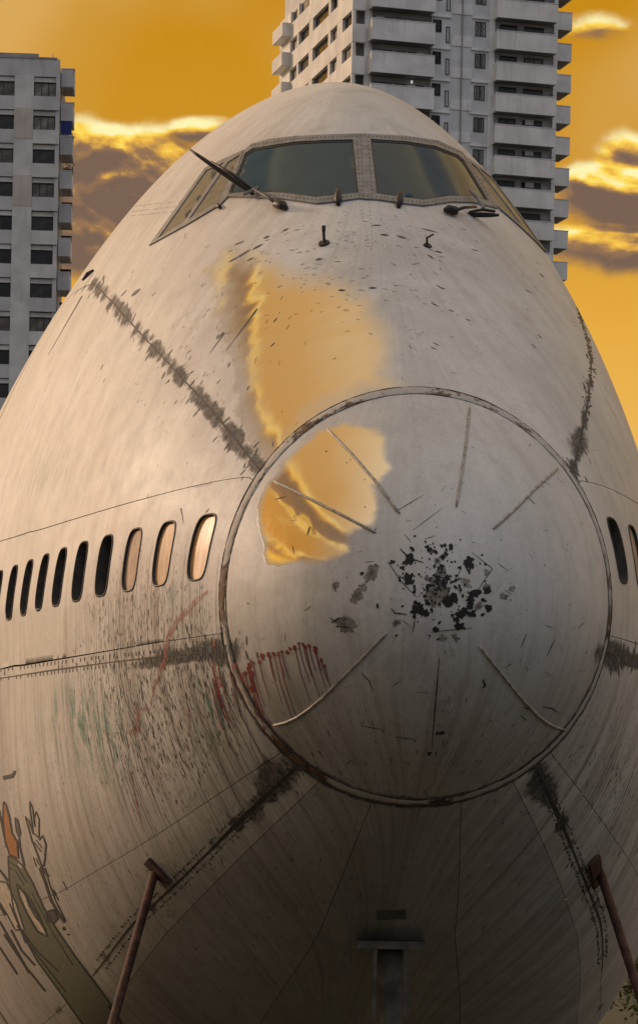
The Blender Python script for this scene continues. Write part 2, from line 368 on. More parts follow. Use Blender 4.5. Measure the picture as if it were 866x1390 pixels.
def paint_masks(P, s, th, tone):
    px, py = to_px(P); thn = th % (2 * math.pi); left = np.cos(th) < 0
    thl = np.where(left, thn, (math.pi - th) % (2 * math.pi))               # mirrored onto the left side
    R = np.hypot(P[:, 0], P[:, 2] - .2)
    def sd(k): return (thl - seam_th(k, s)) * R
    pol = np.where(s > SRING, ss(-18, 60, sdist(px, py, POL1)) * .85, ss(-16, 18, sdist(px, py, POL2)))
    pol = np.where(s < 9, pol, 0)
    body = s > SRING
    wob = .78 + .30 * np.sin(s * 3.1 + 1) * np.sin(s * 7.3) + .22 * np.sin(s * 17 + 2) + .12 * np.sin(s * 41)
    dA = np.abs(sd('A')); sA = np.clip(wob, .2, 1.3) ** .5 * np.where(left, ss(.135, .0, dA) * (.60 + .16 * ss(3.5, 1.2, s)), ss(.10, 0, dA) * (.48 + .35 * ss(2.2, 1.2, s))) * ss(9, 6, s)
    dC = np.abs(sd('C') - .10); sC = ss(.09, 0, dC) * (.40 + .55 * ss(2.6, 1.0, s)) * ss(4.8, 2, s)
    dE = np.abs(sd('E')); sE = np.clip(wob, .3, 1.3) * ss(.17, 0, dE) * (.46 + .22 * ss(2.6, 1.2, s))
    ringd = np.abs(s - SRING); sR = ss(.10, 0, ringd) * .55 + ss(.25, 0, ringd) * ss(.3, -.6, P[:, 2]) * .32
    smear = np.where(body, np.maximum.reduce([sA, sC, sE, sR]), sR * .8)
    for (x, y, rx, ry, a) in [(300, 885, 60, 40, .9), (372, 1055, 60, 60, .85), (345, 1105, 60, 60, .6), (735, 1065, 50, 60, .8), (830, 890, 45, 40, .9), (225, 885, 70, 26, .55), (465, 843, 26, 18, .8), (785, 600, 32, 46, .75), (340, 610, 40, 40, .5), (600, 800, 75, 60, .42)]:
        smear = np.maximum(smear, blob(px, py, x, y, rx, ry) * a)
    streak = .16 + .34 * ss(.6, -1.2, P[:, 2])
    for (x, y, rx, ry, a) in [(215, 930, 180, 280, 1.6), (150, 1010, 120, 170, .8), (270, 860, 70, 150, .7), (130, 640, 160, 150, .3), (300, 1020, 120, 160, .55), (840, 1060, 170, 280, .85), (180, 830, 40, 60, .5)]:
        streak = np.maximum(streak, blob(px, py, x, y, rx, ry) * a)
    streak = np.where(body, streak, .14 + .42 * ss(.15, -.9, P[:, 2]))
    speck = np.maximum(blob(px, py, 470, 360, 260, 190) * .9, blob(px, py, 260, 560, 170, 120) * .45) + .08
    speck = np.where(body, speck, blob(px, py, 600, 790, 120, 100) * .4 + .05)
    teal = np.maximum.reduce([blob(px, py, 105, 985, 70, 80), blob(px, py, 290, 950, 40, 90) * .9, blob(px, py, 60, 640, 60, 70) * .45, blob(px, py, 225, 810, 40, 40) * .5, blob(px, py, 150, 1010, 60, 110) * .7])
    pink = np.maximum.reduce([blob(px, py, 160, 715, 80, 60) * .7, blob(px, py, 200, 770, 60, 110) * .6, blob(px, py, 110, 1120, 110, 90) * .5, blob(px, py, 60, 600, 120, 80) * .3])
    low_dk = np.where(body, ss(-.9, -1.8, P[:, 2]) * np.where(left, .9, .30), ss(.1, -1.0, P[:, 2]) * .75)  # brown low on the hull; on the radome, grime plus painted underside shade
    return np.stack([pol, np.clip(streak, 0, 1), np.clip(smear, 0, 1), np.clip(speck, 0, 1)], 1), np.stack([teal, pink, low_dk, np.full(len(s), tone)], 1)

def skin_mesh(name, s, th, faces, mat, tone=1.0, off=0.0, P=None):
    s = np.asarray(s, float); th = np.asarray(th, float)
    if P is None:
        P = surf(s, th)
        if off: P = P + normals(s, th) * off
    m = mesh(name, P, faces, mat, True)
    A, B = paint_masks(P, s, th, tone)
    for nm, arr in (('mask_a', A), ('mask_b', B)):
        at_ = m.color_attributes.new(nm, 'FLOAT_COLOR', 'POINT'); at_.data.foreach_set('color', arr.astype(np.float32).ravel())
    fl = m.attributes.new('flow', 'FLOAT_VECTOR', 'POINT')
    fl.data.foreach_set('vector', np.stack([flow(s, th), P[:, 2], s], 1).astype(np.float32).ravel())
    return m

# ------------------------------------------------------------------ aircraft materials
def skin_material(name, c0, c1, radome=False):
    m, t = material(name)
    def attr(n):
        a = t.new('ShaderNodeAttribute'); a.attribute_name = n; return a
    A, B, Fl = attr('mask_a'), attr('mask_b'), attr('flow')
    pol, stk, smr = t.sep(A.outputs['Vector']); spk = A.outputs['Alpha']
    teal, pink, low_dark = t.sep(B.outputs['Vector']); tone = B.outputs['Alpha']
    ob = t.new('ShaderNodeTexCoord').outputs['Object']
    fv = Fl.outputs['Vector']
    def fn(a, b, det=3, rough=.55, off=0): return t.noise(t.vec('ADD', t.vec('MULTIPLY', fv, (a, b, .15)), (off, off * .7, 0)), 1.0, det, rough)
    big = t.noise(ob, 1.1, 5, .6); mid = t.noise(ob, 5, 6, .65); fine = t.noise(ob, 38, 4, .7)
    base = t.mix(t.smooth(big, .32, .68), c0, c1)
    base = t.mix(t.math('MULTIPLY', t.smooth(mid, .48, .72), .35), base, tuple(q * .72 for q in c0))
    base = t.mix(t.smooth(fine, .40, .75, 0.0, .22), base, (.25, .21, .18))
    base = t.mix(t.smooth(t.noise(ob, 2.3, 5, .7), .52, .70, 0.0, .28), base, (.36, .31, .27))
    # broad soft runs of dirt, then thin dark runs, along the fall line
    broad = t.smooth(fn(9, .5, 4, .6), .42, .72)
    base = t.mix(t.math('MULTIPLY', broad, t.math('MULTIPLY_ADD', stk, .85, .03)), base, (.22, .18, .14), 'MIX')
    thin = t.smooth(fn(46, 1.0, 4, .65, 5), .56, .70)
    base = t.mix(t.math('MULTIPLY', thin, t.math('MULTIPLY_ADD', stk, .72, .02)), base, (.10, .085, .075))
    vthin = t.smooth(fn(85, .55, 2, .5, 9), .58, .66)
    base = t.mix(t.math('MULTIPLY', vthin, t.math('MULTIPLY', t.smooth(stk, .15, .9), .9)), base, (.055, .05, .046))
    pale = t.smooth(fn(30, .9, 3, .5, 13), .60, .74)
    base = t.mix(t.math('MULTIPLY', pale, t.math('MULTIPLY', stk, .55)), base, (.58, .54, .48))
    # coloured washes of old paint
    wash = t.smooth(fn(20, 4.0, 4, .65, 21), .48, .62)
    base = t.mix(t.math('MULTIPLY', wash, t.math('MULTIPLY', teal, 1.3)), base, (.085, .21, .17))
    base = t.mix(t.math('MULTIPLY', t.smooth(fn(14, 2, 4, .6, 31), .35, .65), t.math('MULTIPLY', pink, .55)), base, (.48, .29, .24))
    base = t.mix(t.math('MULTIPLY', low_dark, .48), base, (.18, .155, .13))  # brown low down; radome grime also carries underside shade in its colour
    # short black dashes where paint flaked along the runs
    dash = t.smooth(fn(75, 17, 2, .5, 3), t.math('MULTIPLY_ADD', stk, -.20, .765), t.math('MULTIPLY_ADD', stk, -.20, .79))
    base = t.mix(t.math('MULTIPLY', dash, t.smooth(stk, .32, .55)), base, (.035, .032, .035))
    spots = t.smooth(t.noise(ob, 27, 3, .6), t.math('MULTIPLY_ADD', spk, -.10, .80), t.math('MULTIPLY_ADD', spk, -.10, .825))
    base = t.mix(t.math('MULTIPLY', spots, t.smooth(spk, .1, .4)), base, (.06, .065, .075))
    # dark smeared sealant along the seams, feathered across
    br = t.math('ADD', t.math('MULTIPLY', fn(13, 7, 3, .65, 41), .25), t.math('MULTIPLY', t.noise(t.vec('ADD', ob, t.vec('SCALE', fv, scale=.02)), 6.5, 6, .78), .75))
    sme = t.smooth(t.math('ADD', smr, br), .86, 1.06)
    shade = t.mix(t.smooth(t.noise(ob, 20, 4, .7), .38, .66), (.045, .040, .040), (.17, .15, .14))
    base = t.mix(t.math('MULTIPLY', sme, .93), base, shade)
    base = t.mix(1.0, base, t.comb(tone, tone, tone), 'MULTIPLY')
    # sky glow on the nose: glossy patch with sunset gold put into its colour
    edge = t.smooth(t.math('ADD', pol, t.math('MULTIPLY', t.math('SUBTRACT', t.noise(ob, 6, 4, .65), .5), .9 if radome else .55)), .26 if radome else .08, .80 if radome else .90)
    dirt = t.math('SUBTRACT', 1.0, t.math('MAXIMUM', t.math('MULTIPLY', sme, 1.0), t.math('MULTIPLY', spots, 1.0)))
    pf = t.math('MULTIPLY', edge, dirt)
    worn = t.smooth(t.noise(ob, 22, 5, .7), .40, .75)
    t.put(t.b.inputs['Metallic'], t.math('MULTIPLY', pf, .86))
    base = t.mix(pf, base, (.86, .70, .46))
    t.put(t.b.inputs['Base Color'], base)
    r = t.math('ADD', t.math('MULTIPLY_ADD', mid, .22, .44), t.math('MULTIPLY', sme, .25))
    r = t.math('ADD', r, t.math('MULTIPLY', stk, .12))
    rp = t.math('MULTIPLY_ADD', worn, .05, .07)
    n = t.new('ShaderNodeMix'); t.put(n.inputs[0], t.smooth(pf, .0, .10)); t.put(n.inputs[2], r); t.put(n.inputs[3], rp)
    t.put(t.b.inputs['Roughness'], n.outputs[0])
    t.b.inputs['Specular IOR Level'].default_value = .42
    bn = t.new('ShaderNodeBump'); bn.inputs['Strength'].default_value = .35; bn.inputs['Distance'].default_value = .006
    h = t.math('ADD', t.math('MULTIPLY', fine, .25), t.math('MULTIPLY', t.math('MULTIPLY', smr, t.noise(ob, 30, 3, .7)), 1.6))
    t.l.new(t.math('MULTIPLY', h, t.math('SUBTRACT', 1.0, t.math('MULTIPLY', pol, .93))), bn.inputs['Height'])
    b2 = t.new('ShaderNodeBump'); b2.inputs['Strength'].default_value = .25; b2.inputs['Distance'].default_value = .05
    t.l.new(t.noise(ob, 1.9, 2, .5), b2.inputs['Height']); t.l.new(bn.outputs[0], b2.inputs['Normal'])
    t.l.new(b2.outputs[0], t.b.inputs['Normal'])
    return m
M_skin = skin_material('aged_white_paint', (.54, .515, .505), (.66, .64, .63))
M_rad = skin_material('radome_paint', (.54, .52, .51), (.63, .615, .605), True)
M_seal, t = material('peeled_sealant')
ob = t.new('ShaderNodeTexCoord').outputs['Object']
n1 = t.noise(ob, 1.6, 5, .72); n2 = t.noise(ob, 15, 4, .7)
br_ = t.mix(t.smooth(n2, .42, .60), (.16, .085, .045), (.03, .022, .018)); br_ = t.mix(t.smooth(t.noise(ob, 24, 3, .6), .58, .68), br_, (.30, .26, .22))
c = t.mix(t.smooth(n2, .55, .72, 0.0, .6), (.44, .41, .38), (.14, .115, .10))
c = t.mix(t.smooth(n1, .50, .55), c, br_)
t.put(t.b.inputs['Base Color'], c); t.b.inputs['Roughness'].default_value = .8
bn = t.new('ShaderNodeBump'); bn.inputs['Strength'].default_value = .35; bn.inputs['Distance'].default_value = .008
t.l.new(n2, bn.inputs['Height']); t.l.new(bn.outputs[0], t.b.inputs['Normal'])
M_bead = simple('dark_sealant_bead', (.035, .030, .027), .75, var=.5, scale=20)
M_strip = simple('metal_diverter_strip', (.34, .315, .285), .55, .0, .4, 30)
M_rub = simple('black_rubber', (.016, .015, .016), .55, var=.4, scale=30)
M_frame = simple('grey_window_frame', (.21, .215, .235), .5, .25, .25, 14)
M_rivet = simple('dark_rivet', (.045, .04, .038), .6, .3, .4, 30)
M_hole = simple('black_damage', (.016, .014, .014), .85, var=.5, scale=40)
M_grey = simple('bare_fibre', (.21, .19, .17), .85, var=.5, scale=30, bump=.5)
M_dark = simple('unlit_cabin_black', (.006, .005, .006), .5, var=.3)
M_chip = simple('flaked_paint', (.075, .075, .085), .7, var=.6, scale=50)
M_line = simple('graffiti_black', (.030, .027, .030), .6, var=.4, scale=30)
M_orange = simple('graffiti_orange', (.34, .135, .035), .6, var=.3, scale=12, stretch=(8, 8, 1))
M_olive = simple('graffiti_olive', (.125, .125, .088), .6, var=.3, scale=9, stretch=(8, 8, 1))
M_pale = simple('graffiti_pale', (.46, .40, .33), .6, var=.2, scale=12)
M_blueg = simple('graffiti_blue_grey', (.17, .19, .21), .6, var=.3, scale=12)
M_purp = simple('graffiti_purple', (.075, .055, .07), .6, var=.3, scale=12)
M_bare = simple('bare_liner', (.10, .095, .09), .8)
def spray(name, c, lo, hi, sc=22):
    m, t = material(name); ob = t.new('ShaderNodeTexCoord').outputs['Object']
    t.put(t.b.inputs['Base Color'], c); t.b.inputs['Roughness'].default_value = .6
    t.put(t.b.inputs['Alpha'], t.smooth(t.noise(ob, sc, 5, .7), lo, hi)); return m
M_red = spray('red_spray_paint', (.38, .12, .10), .34, .74)
M_drip = simple('red_paint_drip', (.21, .03, .032), .5, var=.4, scale=14)
M_glass, t = material('windshield_glass')
ob = t.new('ShaderNodeTexCoord').outputs['Object']; n = t.noise(ob, 5, 6, .6)
t.put(t.b.inputs['Base Color'], t.mix(n, (.026, .060, .088), (.044, .088, .118)))
t.put(t.b.inputs['Roughness'], t.math('MULTIPLY_ADD', n, .16, .03)); t.b.inputs['IOR'].default_value = 1.5
t.b.inputs['Specular IOR Level'].default_value = .07
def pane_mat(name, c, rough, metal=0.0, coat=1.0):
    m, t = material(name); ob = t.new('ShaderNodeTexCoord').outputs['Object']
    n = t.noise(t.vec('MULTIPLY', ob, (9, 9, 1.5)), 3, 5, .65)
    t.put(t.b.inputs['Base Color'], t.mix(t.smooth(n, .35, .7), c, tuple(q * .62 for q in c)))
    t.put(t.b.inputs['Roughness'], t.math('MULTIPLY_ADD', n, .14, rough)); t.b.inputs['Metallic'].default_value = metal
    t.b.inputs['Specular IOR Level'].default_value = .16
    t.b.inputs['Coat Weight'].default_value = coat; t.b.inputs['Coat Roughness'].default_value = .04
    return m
M_pane1 = pane_mat('crazed_acrylic_bright_glow', (.72, .40, .17), .30, .0, .0)  # sunset glow on the panes is put into their colour, brightest first
M_pane2 = pane_mat('crazed_acrylic_glow', (.64, .39, .20), .38, .0, .0)
M_pane3 = pane_mat('acrylic_faint_glow', (.54, .37, .26), .50, .0, .0)
M_side = pane_mat('side_window_glass', (.22, .205, .165), .35, .0, .1)

# ------------------------------------------------------------------ aircraft: skin panels
sg_ = np.concatenate([np.arange(SRING + .012, 1.6, .02), np.arange(1.6, 8.5, .03), np.arange(8.5, SEND + .01, .25)])
def grid_panel(name, fa, fb, tone, gap=.0022, mat=M_skin):
    ta, tb = fa(sg_), fb(sg_); mid = (ta + tb) / 2
    arc = np.linalg.norm(np.diff(surf(np.full(60, 4.), np.linspace(fa(np.array([4.]))[0], fb(np.array([4.]))[0], 60)), axis=0), axis=1).sum()
    nv = int(min(240, max(10, arc / .03)))
    R = np.hypot(*(surf(sg_, ta)[:, [0, 2]] - [0, .2]).T); R2 = np.hypot(*(surf(sg_, tb)[:, [0, 2]] - [0, .2]).T)
    ta = ta + gap / R; tb = tb - gap / R2
    v = np.linspace(0, 1, nv + 1); S = np.repeat(sg_[:, None], nv + 1, 1); Th = ta[:, None] + (tb - ta)[:, None] * v[None]
    f = [(i * (nv + 1) + j, i * (nv + 1) + j + 1, (i + 1) * (nv + 1) + j + 1, (i + 1) * (nv + 1) + j) for i in range(len(sg_) - 1) for j in range(nv)]
    return obj(name, skin_mesh(name, S.ravel(), Th.ravel(), f, mat, tone), plane)
L = lambda k: (lambda s: seam_th(k, s))
Rr = lambda k: (lambda s: math.pi - seam_th(k, s))
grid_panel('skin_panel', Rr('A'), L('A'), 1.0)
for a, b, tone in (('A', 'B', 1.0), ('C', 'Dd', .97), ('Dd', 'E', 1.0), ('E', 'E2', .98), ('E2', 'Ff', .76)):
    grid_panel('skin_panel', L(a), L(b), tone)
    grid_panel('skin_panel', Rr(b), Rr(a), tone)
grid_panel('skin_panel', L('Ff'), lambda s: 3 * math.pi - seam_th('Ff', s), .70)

# window belts with real openings
def theta_z(s, z):
    tq = np.linspace(math.pi / 2 + .2, 3 * math.pi / 2 - .2, 1200); q = surf(np.full(1200, s), tq)[:, 2]
    return float(np.interp(-z, -q, tq))
def superell(n, w, h, p=3.6):
    o = []
    for k in range(n):
        q = 2 * math.pi * k / n; c, s = math.cos(q), math.sin(q)
        o.append((w * math.copysign(abs(c) ** (2 / p), c), h * math.copysign(abs(s) ** (2 / p), s)))
    return o
def window_stations(n):
    s = S1; r = []
    for i in range(n):
        x = lambda q: surf(q, theta_z(q, ZWIN))[0]
        a = math.atan((abs(x(s + .2)) - abs(x(s))) / .2); r.append((s, math.cos(a))); s += .508 * math.cos(a)
    return r
def win_outline(st, side, sc=1.0, n=36, dw=0.0):
    s0, ca = st; o = []
    for du, dv in superell(n, .118 * sc + dw, .197 * sc + dw):
        s = s0 + du * ca; th = theta_z(s, ZWIN + dv * .985); o.append((s, th if side < 0 else math.pi - th))
    return o
def belt(side, n):
    sts = window_stations(n); holes = [win_outline(q, side) for q in sts]
    fa, fb = ((L('B'), L('C')) if side < 0 else (Rr('C'), Rr('B')))
    ta, tb = fa(sg_), fb(sg_); nv = 44; gap = .0022 / 1.8
    v = np.linspace(0, 1, nv + 1); S = np.repeat(sg_[:, None], nv + 1, 1); Th = (ta + gap)[:, None] + (tb - ta - 2 * gap)[:, None] * v[None]
    S, Th = S.ravel(), Th.ravel(); KS, KT = 1.1, 1.8; keep = np.ones(len(S), bool)
    nb = np.zeros((len(sg_), nv + 1), bool); nb[0] = nb[-1] = True; nb[:, 0] = nb[:, -1] = True; nb = nb.ravel()
    for h in holes:
        hp = [(a * KS, b * KT) for a, b in h]; keep &= (sdist(S * KS, Th * KT, hp) < -.009) | nb
    pts = [Vector((a * KS, b * KT)) for a, b in zip(S[keep], Th[keep])]; edges = []
    for h in holes:
        k = len(pts); pts += [Vector((a * KS, b * KT)) for a, b in h]; edges += [(k + i, k + (i + 1) % len(h)) for i in range(len(h))]
    V, Ed, Fc, *_ = delaunay_2d_cdt(pts, edges, [], 0, 1e-6)
    va = np.array([(p.x, p.y) for p in V]); Fa = np.array([tuple(f) for f in Fc]); cen = va[Fa].mean(1); ok = np.ones(len(Fa), bool)
    for h in holes: ok &= ~inpoly(cen[:, 0], cen[:, 1], [(a * KS, b * KT) for a, b in h])
    sc = cen[:, 0] / KS; ok &= (cen[:, 1] / KT > np.interp(sc, sg_, ta)) & (cen[:, 1] / KT < np.interp(sc, sg_, tb))
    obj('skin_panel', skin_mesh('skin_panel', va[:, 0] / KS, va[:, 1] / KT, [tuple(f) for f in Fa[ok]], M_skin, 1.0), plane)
    for i, st in enumerate(sts):
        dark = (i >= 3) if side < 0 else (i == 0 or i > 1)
        o = np.array(win_outline(st, side)); n = len(o); P0 = surf(o[:, 0], o[:, 1]); N = normals(o[:, 0], o[:, 1])
        o2 = np.array(win_outline(st, side, dw=.010)); P2 = surf(o2[:, 0], o2[:, 1]); N2 = normals(o2[:, 0], o2[:, 1])
        dep = .09 if dark else .03
        rows = [P2 + N2 * .0005, P2 + N2 * .005, P0 + N * .005, P0 - N * dep]
        v = np.concatenate(rows); f = [(r * n + j, r * n + (j + 1) % n, (r + 1) * n + (j + 1) % n, (r + 1) * n + j) for r in range(3) for j in range(n)]
        wf_ = obj('cabin_window', mesh('cabin_window', v, f, M_rub if not dark else M_bead, True), plane)
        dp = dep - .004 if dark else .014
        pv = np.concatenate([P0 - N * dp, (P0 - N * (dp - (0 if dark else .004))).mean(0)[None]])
        pm = M_dark if dark else ((M_pane1, M_pane2, M_pane3)[min(i, 2)] if side < 0 else M_pane3)  # open windows: black sheet standing for the unlit cabin
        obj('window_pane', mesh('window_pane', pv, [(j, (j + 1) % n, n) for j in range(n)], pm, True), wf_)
belt(-1, 11); belt(1, 4)

# ------------------------------------------------------------------ aircraft: radome and its joint
rs = np.concatenate([np.linspace(.015, math.sqrt(SRING - .012), 110)]) ** 2; nr = 420
rt = np.linspace(-math.pi, math.pi, nr, endpoint=False); S, Th = np.meshgrid(rs, rt, indexing='ij')
f = [(i * nr + j, i * nr + (j + 1) % nr, (i + 1) * nr + (j + 1) % nr, (i + 1) * nr + j) for i in range(len(rs) - 1) for j in range(nr)]
f += [(len(rs) * nr, (j + 1) % nr, j) for j in range(nr)]
sv, tv = np.append(S.ravel(), 0.0), np.append(Th.ravel(), math.pi / 2)
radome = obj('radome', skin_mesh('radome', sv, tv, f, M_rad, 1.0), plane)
def ring_strip(name, mat, ds, hw, height, seed, rough=.5, n=900, taper=None):
    r = np.random.default_rng(seed); q = np.linspace(-math.pi, math.pi, n, endpoint=False)
    def nz(fr, amp):
        k = sum(np.sin(q * m + r.uniform(0, 6.28)) * r.normal() / (m ** .35) for m in fr); return amp * k / np.std(k)
    c = SRING + ds + nz((3, 5, 8, 13, 21), hw * .10); wdt = hw * np.clip(1 + nz((5, 9, 14, 23, 37, 53), rough), .05, 2.2)
    if taper is not None: wdt = wdt * taper(q)
    rows = []
    for k, (e, hgt) in enumerate(((-1, -.004), (-.86, .6), (-.3, 1), (.3, .95), (.86, .6), (1, -.004))):
        s = c + wdt * e; P = surf(s, q); N = normals(s, q)
        hh = np.full(n, hgt) if hgt < 0 else height * hgt * (1 + nz((40, 90, 150), .3))
        rows.append(P + N * hh[:, None])
    v = np.concatenate(rows); f = [(i * n + j, i * n + (j + 1) % n, (i + 1) * n + (j + 1) % n, (i + 1) * n + j) for i in range(5) for j in range(n)]
    return obj(name, mesh(name, v, f, mat, True), plane)
up = lambda q: .75 + .35 * np.clip(np.sin(q), 0, 1)
rj = ring_strip('radome_joint', M_seal, .006, .034, .0018, 3, .16, taper=up)
ring_strip('sealant_bead', M_bead, -.028, .0030, .0028, 4, .8)
ring_strip('sealant_bead', M_bead, .041, .0036, .0028, 5, .8)
# rear bulkhead closes the hull
q = np.linspace(0, 2 * math.pi, 64, endpoint=False); bp = surf(np.full(64, SEND - .02), q)
obj('bulkhead', mesh('bulkhead', bp, [tuple(range(64))], M_bare), plane)

# ------------------------------------------------------------------ details that lie on the skin
def mirror(v): return [(-p[0], p[1], p[2]) for p in v]
def patch(poly, off, holes=(), step=9, thick=0.0):
    """sheet that follows the skin inside an outline; returns verts, faces"""
    poly = resample(list(poly) + [poly[0]], step)[:-1]; loops = [poly] + [resample(list(h) + [h[0]], step)[:-1] for h in holes]
    pts = []; edges = []
    for lp in loops:
        k = len(pts); pts += [Vector(p) for p in lp]; edges += [(k + i, k + (i + 1) % len(lp)) for i in range(len(lp))]
    xs = [p[0] for p in poly]; ys = [p[1] for p in poly]
    gx, gy = np.meshgrid(np.arange(min(xs), max(xs), step), np.arange(min(ys), max(ys), step)); gx, gy = gx.ravel(), gy.ravel()
    ok = sdist(gx, gy, poly) > step * .45
    for h in holes: ok &= sdist(gx, gy, h) < -step * .45
    pts += [Vector((a, b)) for a, b in zip(gx[ok], gy[ok])]
    V, Ed, Fc, *_ = delaunay_2d_cdt(pts, edges, [], 0, 1e-5)
    va = np.array([(p.x, p.y) for p in V]); Fa = np.array([tuple(f) for f in Fc]); cen = va[Fa].mean(1)
    ok = inpoly(cen[:, 0], cen[:, 1], poly)
    for h in holes: ok &= ~inpoly(cen[:, 0], cen[:, 1], list(h))
    Fa = Fa[ok]; v = []; low = []
    for a, b in va:
        p, n = hit_n(a, b); v.append(p + n * off); low.append(p + n * (off - thick))
    faces = [tuple(f) for f in Fa]
    if thick:
        cnt = {}
        for f in faces:
            for i in range(3):
                e = (f[i], f[(i + 1) % 3]); cnt[tuple(sorted(e))] = None if tuple(sorted(e)) in cnt else e
        k = len(v); v += low
        faces += [(e[1], e[0], e[0] + k, e[1] + k) for e in cnt.values() if e]
    return v, faces
def stroke(mb, pts, w, off=.002, step=6):
    pts = resample(pts, step); n = len(pts); w = w if hasattr(w, '__len__') else [w, w]
    v = []
    for i, (x, y) in enumerate(pts):
        x0, y0 = pts[max(i - 1, 0)]; x1, y1 = pts[min(i + 1, n - 1)]; l = math.hypot(x1 - x0, y1 - y0) or 1
        nx, ny = -(y1 - y0) / l, (x1 - x0) / l; q = np.interp(i / max(1, n - 1), np.linspace(0, 1, len(w)), w) / 2
        v += [hit(x + nx * q, y + ny * q, off), hit(x - nx * q, y - ny * q, off)]
    mb.add(v, [(2 * i, 2 * i + 1, 2 * i + 3, 2 * i + 2) for i in range(n - 1)])
def spot(mb, x, y, r, off=.002, irr=.35, n=11, ax=1.0, ang=0.0):
    c, s = math.cos(ang), math.sin(ang); v = [hit(x, y, off)]
    for k in range(n):
        q = 2 * math.pi * k / n; rr = r * (1 + random.uniform(-irr, irr)); a, b = rr * math.cos(q) * ax, rr * math.sin(q)
        v.append(hit(x + a * c - b * s, y + a * s + b * c, off))
    mb.add(v, [(0, k + 1, (k + 1) % n + 1) for k in range(n)])

# flight deck windows
PF_L = [(312, 265), (334, 210), (345, 203), (400, 194.5), (440, 192.5), (479, 191.5), (487, 264), (458, 267), (430, 270), (386, 264), (345, 262)]
PF_R = [(502.5, 191), (550, 194), (589, 200), (620, 212), (628, 219), (646, 248), (662, 275), (640, 268), (610, 268), (574, 273.5), (545, 270), (511, 265)]
PS1 = [(258, 299), (311, 221.5), (327, 211), (299, 274)]
PS2 = [(216, 325), (281, 233), (306, 221.5), (252, 302)]
def grow(poly, dpx):
    cx, cy = np.mean([p[0] for p in poly]), np.mean([p[1] for p in poly]); o = []
    for x, y in poly: l = math.hypot(x - cx, y - cy); o.append((x + (x - cx) / l * dpx, y + (y - cy) / l * dpx))
    return o
FRO = [(311, 268.5), (333, 206), (343, 197), (370, 190), (400, 187), (440, 185), (489, 183.5), (550, 186.5), (592, 192.5), (625, 207), (636, 221), (655, 250), (674, 284), (641, 276), (611, 275.5), (575, 281), (548, 278), (511, 272.5), (497, 272), (487, 271), (458, 275), (430, 278), (386, 271.5), (345, 269.5)]
v, f = patch(FRO, .014, (PF_L, PF_R), 7, .022)
frame = obj('windshield_frame', mesh('windshield_frame', v, f, M_frame), plane)
for pl in (PF_L, PF_R):
    v, f = patch(pl, .004, (), 8); wp = obj('windshield_pane', mesh('windshield_pane', v, f, M_glass, True), plane)
    mb = MB(); lp = pl + [pl[0]]
    stroke(mb, lp, 4.0, .0075, 5); mb.build('pane_seal', M_rub, wp)
FRS = [(204, 334), (280, 229), (309, 215), (332, 205), (310.5, 268), (300, 279), (255, 306)]
for mir in (False, True):
    v, f = patch(FRS, .012, (PS1, PS2), 6, .018)
    if mir: v = mirror(v)
    fo = obj('side_window_frame', mesh('side_window_frame', v, f, M_frame), plane)
    for pl in (PS1, PS2):
        v, f = patch(pl, .005, (), 7)
        if mir: v = mirror(v)
        obj('side_window_pane', mesh('side_window_pane', v, f, M_side, True), fo)
mb = MB()
for line in ([(312, 269), (332, 207)], [(343, 199.5), (400, 190.5), (489, 187), (550, 189.5), (592, 196), (625, 210), (640, 232), (668, 281)], [(345, 266), (386, 268), (430, 274), (487, 268), (511, 269.5), (548, 274.5), (575, 277.5), (611, 272), (641, 272)],
             [(490, 189), (493, 266)], [(499, 189), (505, 266)], [(484.5, 189), (489, 266)]):
    for x, y in resample(line, 5.2): spot(mb, x, y, .85, .0155, 0, 6)
for (x0, y0, x1, y1) in [(488, 276, 500, 330), (501, 276, 506, 330)]:
    for x, y in resample([(x0, y0), (x1, y1)], 5): spot(mb, x, y, .6, .001, 0, 6)
o = mb.build('frame_rivets', M_rivet, frame); o['kind'] = 'stuff'

# lap joint rivets
mb = MB()
for line, n in (([(2, 915), (60, 908), (140, 898), (230, 889), (308, 884)], 62),):
    for x, y in resample(line, 5.0):
        for dy, pr in ((-6, .75), (6.5, .75), (0, .25)):
            if random.random() < pr: stroke(mb, [(x + random.uniform(-1, 1), y + dy - 2.6), (x + random.uniform(-.6, .6), y + dy + 2.6)], [1.4, random.uniform(1.6, 2.6), 1.0], .002, 3)
def seam_px(k, side, s, off=0.0):
    th = seam_th(k, s) + off / 2.0; th = th if side < 0 else math.pi - th
    x, y = to_px(surf(np.array([s]), np.array([th]))); return float(x[0]), float(y[0])
for side in (-1, 1):
    for q in np.arange(1.12, 4.6, .028):
        for d_ in (-.045, .045):
            x, y = seam_px('E', side, q, d_)
            if random.random() < .75: spot(mb, x + random.uniform(-1, 1), y + random.uniform(-1, 1), random.uniform(.8, 1.5), .002, .3, 7)
    if side > 0:
        for q in np.arange(1.3, 5, .03):
            x, y = seam_px('A', side, q, random.gauss(0, .02)); spot(mb, x, y, random.uniform(.7, 1.5), .002, .3, 7)
for x, y in resample([(832, 893), (866, 897)], 5):
    for d_ in (-6, 6): spot(mb, x, y + d_, 1.2, .002, .3, 7)
o = mb.build('rivet_rows', M_rivet, plane); o['kind'] = 'stuff'
